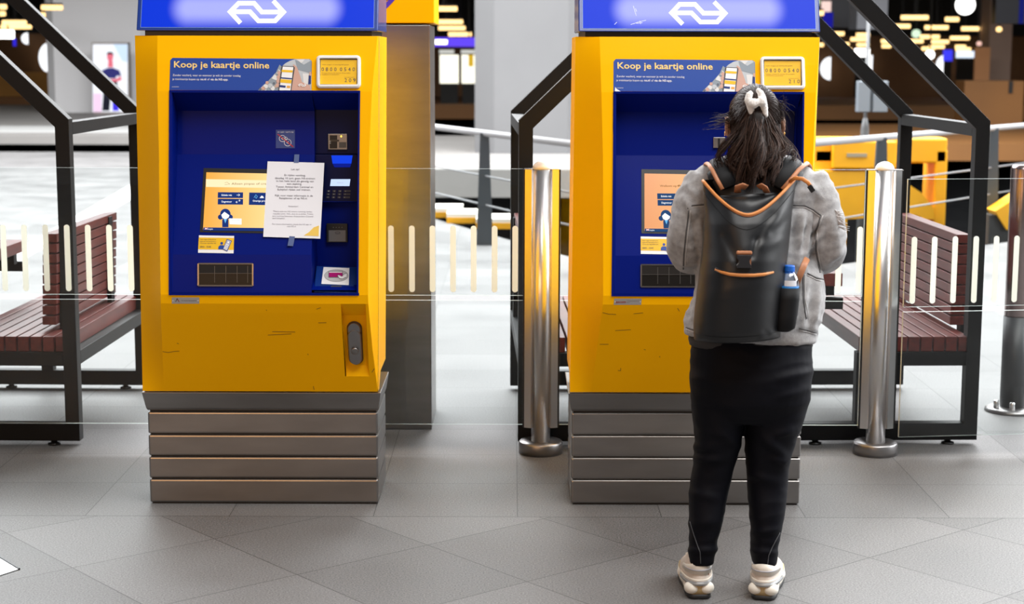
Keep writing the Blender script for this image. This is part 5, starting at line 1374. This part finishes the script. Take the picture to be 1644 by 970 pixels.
def bagpt(u, v, lift=0.0):
    """u across, v 0 bottom .. 1 zipper edge"""
    yb = 553 - 7 * abs(2 * u - 1) ** 3 - (4 * u)
    py = yb + (ztop(u) - yb) * v
    x0, x1 = rowL(py), rowR(py); px = x0 + (x1 - x0) * u
    B = lerp_tab(BUL, py); yy = lerp_tab(YB0, py) - B * (max(0, 1 - abs(2 * u - 1) ** 2.6)) ** .62
    p = at(px, py, yy)
    h = .0016 * noise.noise(p * 13) 
    for a0, b0, a1, b1, am, wd in CR:
        dx, dy = a1 - a0, b1 - b0; t = max(0, min(1, ((px - a0) * dx + (py - b0) * dy) / (dx * dx + dy * dy))); qd = math.hypot(px - a0 - t * dx, py - b0 - t * dy)
        if qd < 3 * wd: h += .55 * am * math.exp(-(qd / wd) ** 2)
    e = min(1, 6 * u * (1 - u) * 1.6)
    return p + Vector((0, -1, .1)) * (h * e + lift)


q = MB(); NU, NV = 56, 84
vs = [bagpt(i / NU, j / NV) for j in range(NV + 1) for i in range(NU + 1)]; fs = []
for j in range(NV):
    for i in range(NU): a = j * (NU + 1) + i; fs.append((a, a + 1, a + NU + 2, a + NU + 1))
k = len(vs); back = []
for j in range(NV + 1):
    for i in (0, NU):
        p = bagpt(i / NU, j / NV); vs.append(Vector((p.x + (.012 if i == 0 else -.012), p.y + .035, p.z)))
for j in range(NV):
    a = j * (NU + 1); c = k + 2 * j
    fs += [(a, a + NU + 1, c + 2, c), (a + NU, c + 1, c + 3, a + 2 * NU + 1), (c, c + 2, c + 3, c + 1)]
fs.append(tuple(range(NU + 1))[::-1] + (k, k + 1)) if False else None
bot = [i for i in range(NU + 1)]; fs.append(tuple(bot[::-1] + [k, k + 1]))
q.add(vs, fs, 0, True); q.build('bag_body', RUB, bag, world=True)
# back flap above the zipper edge
q = MB(); vs = []; N = 40
for j in range(7):
    for i in range(N + 1):
        u = i / N; y0 = ztop(u); y1 = min(y0, 316 - 8 * u + (0 if .12 < u < .88 else 0)); y1 = min(y1, y0 - 1)
        py = y0 + (y1 - y0) * j / 6; x0, x1 = rowL(min(py, 300)), rowR(min(py, 300)); px = x0 + (x1 - x0) * u
        vs.append(at(px, py, bagpt(u, 1).y + .004 + .016 * math.sin(math.pi * j / 6) + .05 * (j / 6)))
q.add(vs, [(j * (N + 1) + i, j * (N + 1) + i + 1, (j + 1) * (N + 1) + i + 1, (j + 1) * (N + 1) + i) for j in range(6) for i in range(N)], 0, True)
o = q.build('roll_flap', RUB, bag, world=True); so = o.modifiers.new('t', 'SOLIDIFY'); so.thickness = .003
TZ = mat('orange_zip_tape', (.60, .22, .05), .5, bump=(600, .0004))
q = MB(); q.tube([bagpt(u, 1, .003) for u in (i / 60 for i in range(61))], [(.0048, .0042)] * 61, 10); zp = q.build('zip_edge', TZ, bag, world=True)
q = MB(); q.tube([bagpt(.02 + .96 * i / 50, 1 - .0 , .006) + Vector((0, 0, -.0055)) for i in range(51)], .0012, 6); q.build('zip_coil', mat('dark_orange_coil', (.30, .09, .02), .4), zp, world=True)
q = MB(); q.tube([bagpt(i / 50, .93 - .045 * math.sin(math.pi * i / 50), .0007) for i in range(51)], .0008, 5); q.build('stitching', RUBD, bag, world=True)
q = MB(); q.tube([bagpt(i / 50, .045, .0007) for i in range(51)], .0008, 5); q.build('hem_stitching', RUBD, bag, world=True)
# loose zip end with tab
q = MB(); q.tube([at(1268, 292, 4.99), at(1276, 286, 4.975), at(1288, 287, 4.965), at(1297, 293, 4.96), at(1302, 300, 4.958)], [(.006, .003)] * 5, 10, flat=(0, 0, 1)); q.build('zip_tail', TZ, bag, world=True)
q = MB(); a_, c_ = at(1299, 298, 4.956), at(1306, 308, 4.955); q.bar(a_, c_, .015, .006, (1, 0, .6)); q.build('zip_tab', BLK, bag, world=True, bevel=.002)
# front pocket zip
q = MB()
def bp(px, py, lift=0):
    x0, x1 = rowL(py), rowR(py); u = (px - x0) / (x1 - x0); yb = 553 - 7 * abs(2 * u - 1) ** 3 - 4 * u; return bagpt(u, (py - yb) / (ztop(u) - yb), lift)
ZP = [(1148, 432.5), (1158, 437), (1172, 440.5), (1190, 442), (1210, 442), (1226, 440.5), (1241, 437)]
q.tube([bp(x, y, .001) for x, y in ZP], [(.0015, .004), (.004, .005), (.005, .006), (.005, .0068), (.005, .0068), (.005, .006), (.004, .004)], 10, flat=(0, 1, 0)); pz = q.build('pocket_zip', TZ, bag, world=True)
for dy in (-3.6, 3.6):
    q = MB(); q.tube([bp(x, y + dy * (1 if 0 < i < 6 else .6), .0035) for i, (x, y) in enumerate(ZP)], .0016, 6); q.build('zip_lip', RUBD, pz, world=True)
# buckle
bk = empty('buckle', (0, 0, 0), None, None); bk.parent = bag
q = MB(); c_ = bp(1194, 406, .010); q.box(c_.x - .0225, c_.x + .0225, c_.y - .006, c_.y + .012, c_.z - .0055, c_.z + .0055); q.build('tan_loop', TANL, bk, world=True, bevel=.004)
q = MB(); c_ = bp(1193.5, 418, .012); OUT = [(-.021, .020), (.021, .020), (.020, .010), (.015, .004), (.017, -.004), (.021, -.010), (.020, -.018), (-.022, -.018), (-.022, -.010), (-.017, -.004), (-.015, .004), (-.021, .010)]
q.loft([[(c_.x + x, c_.y + y, c_.z + z - .004) for x, z in OUT] for y in (.010, -.006)], smooth=False); q.build('buckle_plate', mat('dark_buckle', (.02, .02, .023), .3), bk, world=True, bevel=.0015)
q = MB(); c2 = bp(1202, 420, .006); q.box(c2.x - .006, c2.x + .006, c2.y - .003, c2.y + .003, c2.z - .018, c2.z + .014); q.build('tan_strap', TANL, bk, world=True)
# handle loops
for s, (xa_, xb_) in ((-1, (1184, 1198)), (1, (1218, 1231))):
    q = MB(); P = [at(xa_ if s < 0 else xb_, 309, 4.972), at(xa_ + (1 if s < 0 else 9), 300, 4.958), at((xa_ + xb_) / 2, 298, 4.955), at(xb_ if s < 0 else xa_, 301, 4.965)]
    q.tube(P, [(.0035, .011)] * 4, 10, flat=(0, 0, 1)); q.build('tan_handle', TANL, bag, world=True)
# padded harness over the shoulders
hs = empty('harness', (0, 0, 0), None, None); hs.parent = bag
q = MB(); vs = []; N = 16
for j in range(9):
    py = 318 - j * 7.6
    hwL = [58, 60, 62, 66, 70, 74, 76, 70, 56][j]
    for i in range(N + 1):
        u = i / N * 2 - 1; px = 1211 + u * hwL * (1.0 if u < 0 else 1.04); py_i = py + (7 * abs(u) ** 2 if j > 4 else 0)
        vs.append(at(px, py_i, 5.012 + .007 * j + .012 * abs(u) ** 2 - .018 * (1 - abs(u))))
q.add(vs, [(j * (N + 1) + i, j * (N + 1) + i + 1, (j + 1) * (N + 1) + i + 1, (j + 1) * (N + 1) + i) for j in range(8) for i in range(N)], 0, True)
o = q.build('back_pad', mat('charcoal_canvas', (.022, .024, .028), .6, bump=(600, .0003)), hs, world=True); so = o.modifiers.new('t', 'SOLIDIFY'); so.thickness = .014; so.offset = -1
for s in (-1, 1):
    X = (lambda l, r: l if s < 0 else r)
    q = MB(); P = [at(X(1160, 1256), 304, 4.985), at(X(1151, 1270), 288, 5.0), at(X(1143, 1283), 272, 5.02), at(X(1138, 1292), 265, 5.05), at(X(1134, 1297), 262, 5.10), at(X(1132, 1300), 266, 5.18), at(X(1134, 1300), 290, 5.255), at(X(1134, 1298), 345, 5.285), at(X(1124, 1306), 420, 5.27), at(X(1120, 1312), 440, 5.20)]
    q.tube(P, [(.0065, .004)] * 4 + [(.008, .004)] * 2 + [(.02, .005)] * 3 + [(.01, .004)], 12, flat=(1, 0, 0)); q.build('tan_strap_edge', TANL, hs, world=True)
    q = MB(); P = [at(X(1172, 1246), 300, 5.0), at(X(1158, 1264), 275, 5.025), at(X(1154, 1272), 262, 5.06), at(X(1152, 1276), 257, 5.13), at(X(1150, 1278), 265, 5.21), at(X(1148, 1280), 300, 5.262), at(X(1144, 1286), 350, 5.29)]
    q.tube(P, [(.026, .008)] * 7, 14, flat=(1, 0, 0)); q.build('shoulder_strap', RUBD, hs, world=True)
# strap crossing from the bag to the armpit on the right
q = MB(); q.tube([at(1276, 462, 5.03), at(1283, 445, 5.015), at(1290, 428, 5.02), at(1296, 415, 5.05)], [(.010, .0022)] * 4, 10, flat=(1, 0, 0)); q.build('side_strap', TANL, hs, world=True)
# side pocket
q = MB()
def prow(y, x0, x1, yc, dep): return ering(x0, x1, y, yc, dep, 28)
q.loft([prow(531, 1246, 1268, 4.965, .026), prow(526, 1243, 1276, 4.962, .035), prow(505, 1244, 1280, 4.962, .036), prow(480, 1247, 1283, 4.962, .035), prow(461, 1250, 1284, 4.962, .034), prow(462, 1252, 1282, 4.962, .030)]); q.build('side_pocket', RUBD, bag, world=True)

# water bottle in the side pocket
c0 = at(1267, 462, 4.962)
bt = empty('water_bottle', (c0.x, c0.y, c0.z - .10), 'small clear water bottle with blue cap in the side pocket of the backpack', 'bottle')
pet = bpy.data.materials.new('clear_pet'); pet.use_nodes = True; nt = pet.node_tree; nt.nodes.remove(nt.nodes['Principled BSDF'])
t_ = nt.nodes.new('ShaderNodeBsdfTransparent'); t_.inputs[0].default_value = (.86, .90, .94, 1); g_ = nt.nodes.new('ShaderNodeBsdfGlossy'); g_.inputs['Roughness'].default_value = .08
fr_ = nt.nodes.new('ShaderNodeLayerWeight'); fr_.inputs[0].default_value = .42; mx_ = nt.nodes.new('ShaderNodeMixShader')
for a_, c_ in ((fr_.outputs[1], mx_.inputs[0]), (t_.outputs[0], mx_.inputs[1]), (g_.outputs[0], mx_.inputs[2]), (mx_.outputs[0], nt.nodes['Material Output'].inputs[0])): nt.links.new(a_, c_)
zc = lambda y: at(1267, y, 4.962).z - (c0.z - .10)
q = MB(); q.lathe([(.002, 0), (.026, .002), (.028, .02), (.028, zc(462)), (.0275, zc(452)), (.024, zc(444)), (.017, zc(439)), (.012, zc(436)), (.012, zc(433))], (0, 0, 0), 32); q.build('shell', pet, bt)
q = MB(); q.lathe([(.002, .004), (.025, .006), (.0265, .03), (.0265, zc(466))], (0, 0, 0), 32); q.build('water', mat('water_tint', (.55, .62, .70), .1, spec=.6), bt)
q = MB(); q.lathe([(.0285, zc(470)), (.0288, zc(468)), (.0288, zc(460)), (.0285, zc(459))], (0, 0, 0), 32); q.build('blue_label', mat('label_blue', (.02, .22, .62), .4), bt)
BC = mat('cap_blue', (.01, .14, .62), .35)
q = MB()
n = 40
q.loft([[((r + (.0006 if j % 2 else 0)) * math.cos(2 * math.pi * j / n), (r + (.0006 if j % 2 else 0)) * math.sin(2 * math.pi * j / n), z) for j in range(n)] for r, z in ((.0142, zc(436)), (.0148, zc(435)), (.0145, zc(427.5)), (.013, zc(426)))], smooth=False); q.build('cap', BC, bt)
q = MB(); q.lathe([(.0155, zc(438.4)), (.0155, zc(437)), ], (0, 0, 0), 28); q.build('neck_ring', BC, bt)
q = MB(); vs = []
for i in range(9):
    a = math.radians(200 + 10 * i + 30); vs += [(.0283 * math.cos(a), .0283 * math.sin(a), zc(458)), (.0278 * math.cos(a), .0278 * math.sin(a), zc(449))]
q.add(vs, [(2 * i, 2 * i + 2, 2 * i + 3, 2 * i + 1) for i in range(8)], 0, True); q.build('printed_label', mat('label_white', (.75, .78, .85), .5), bt)
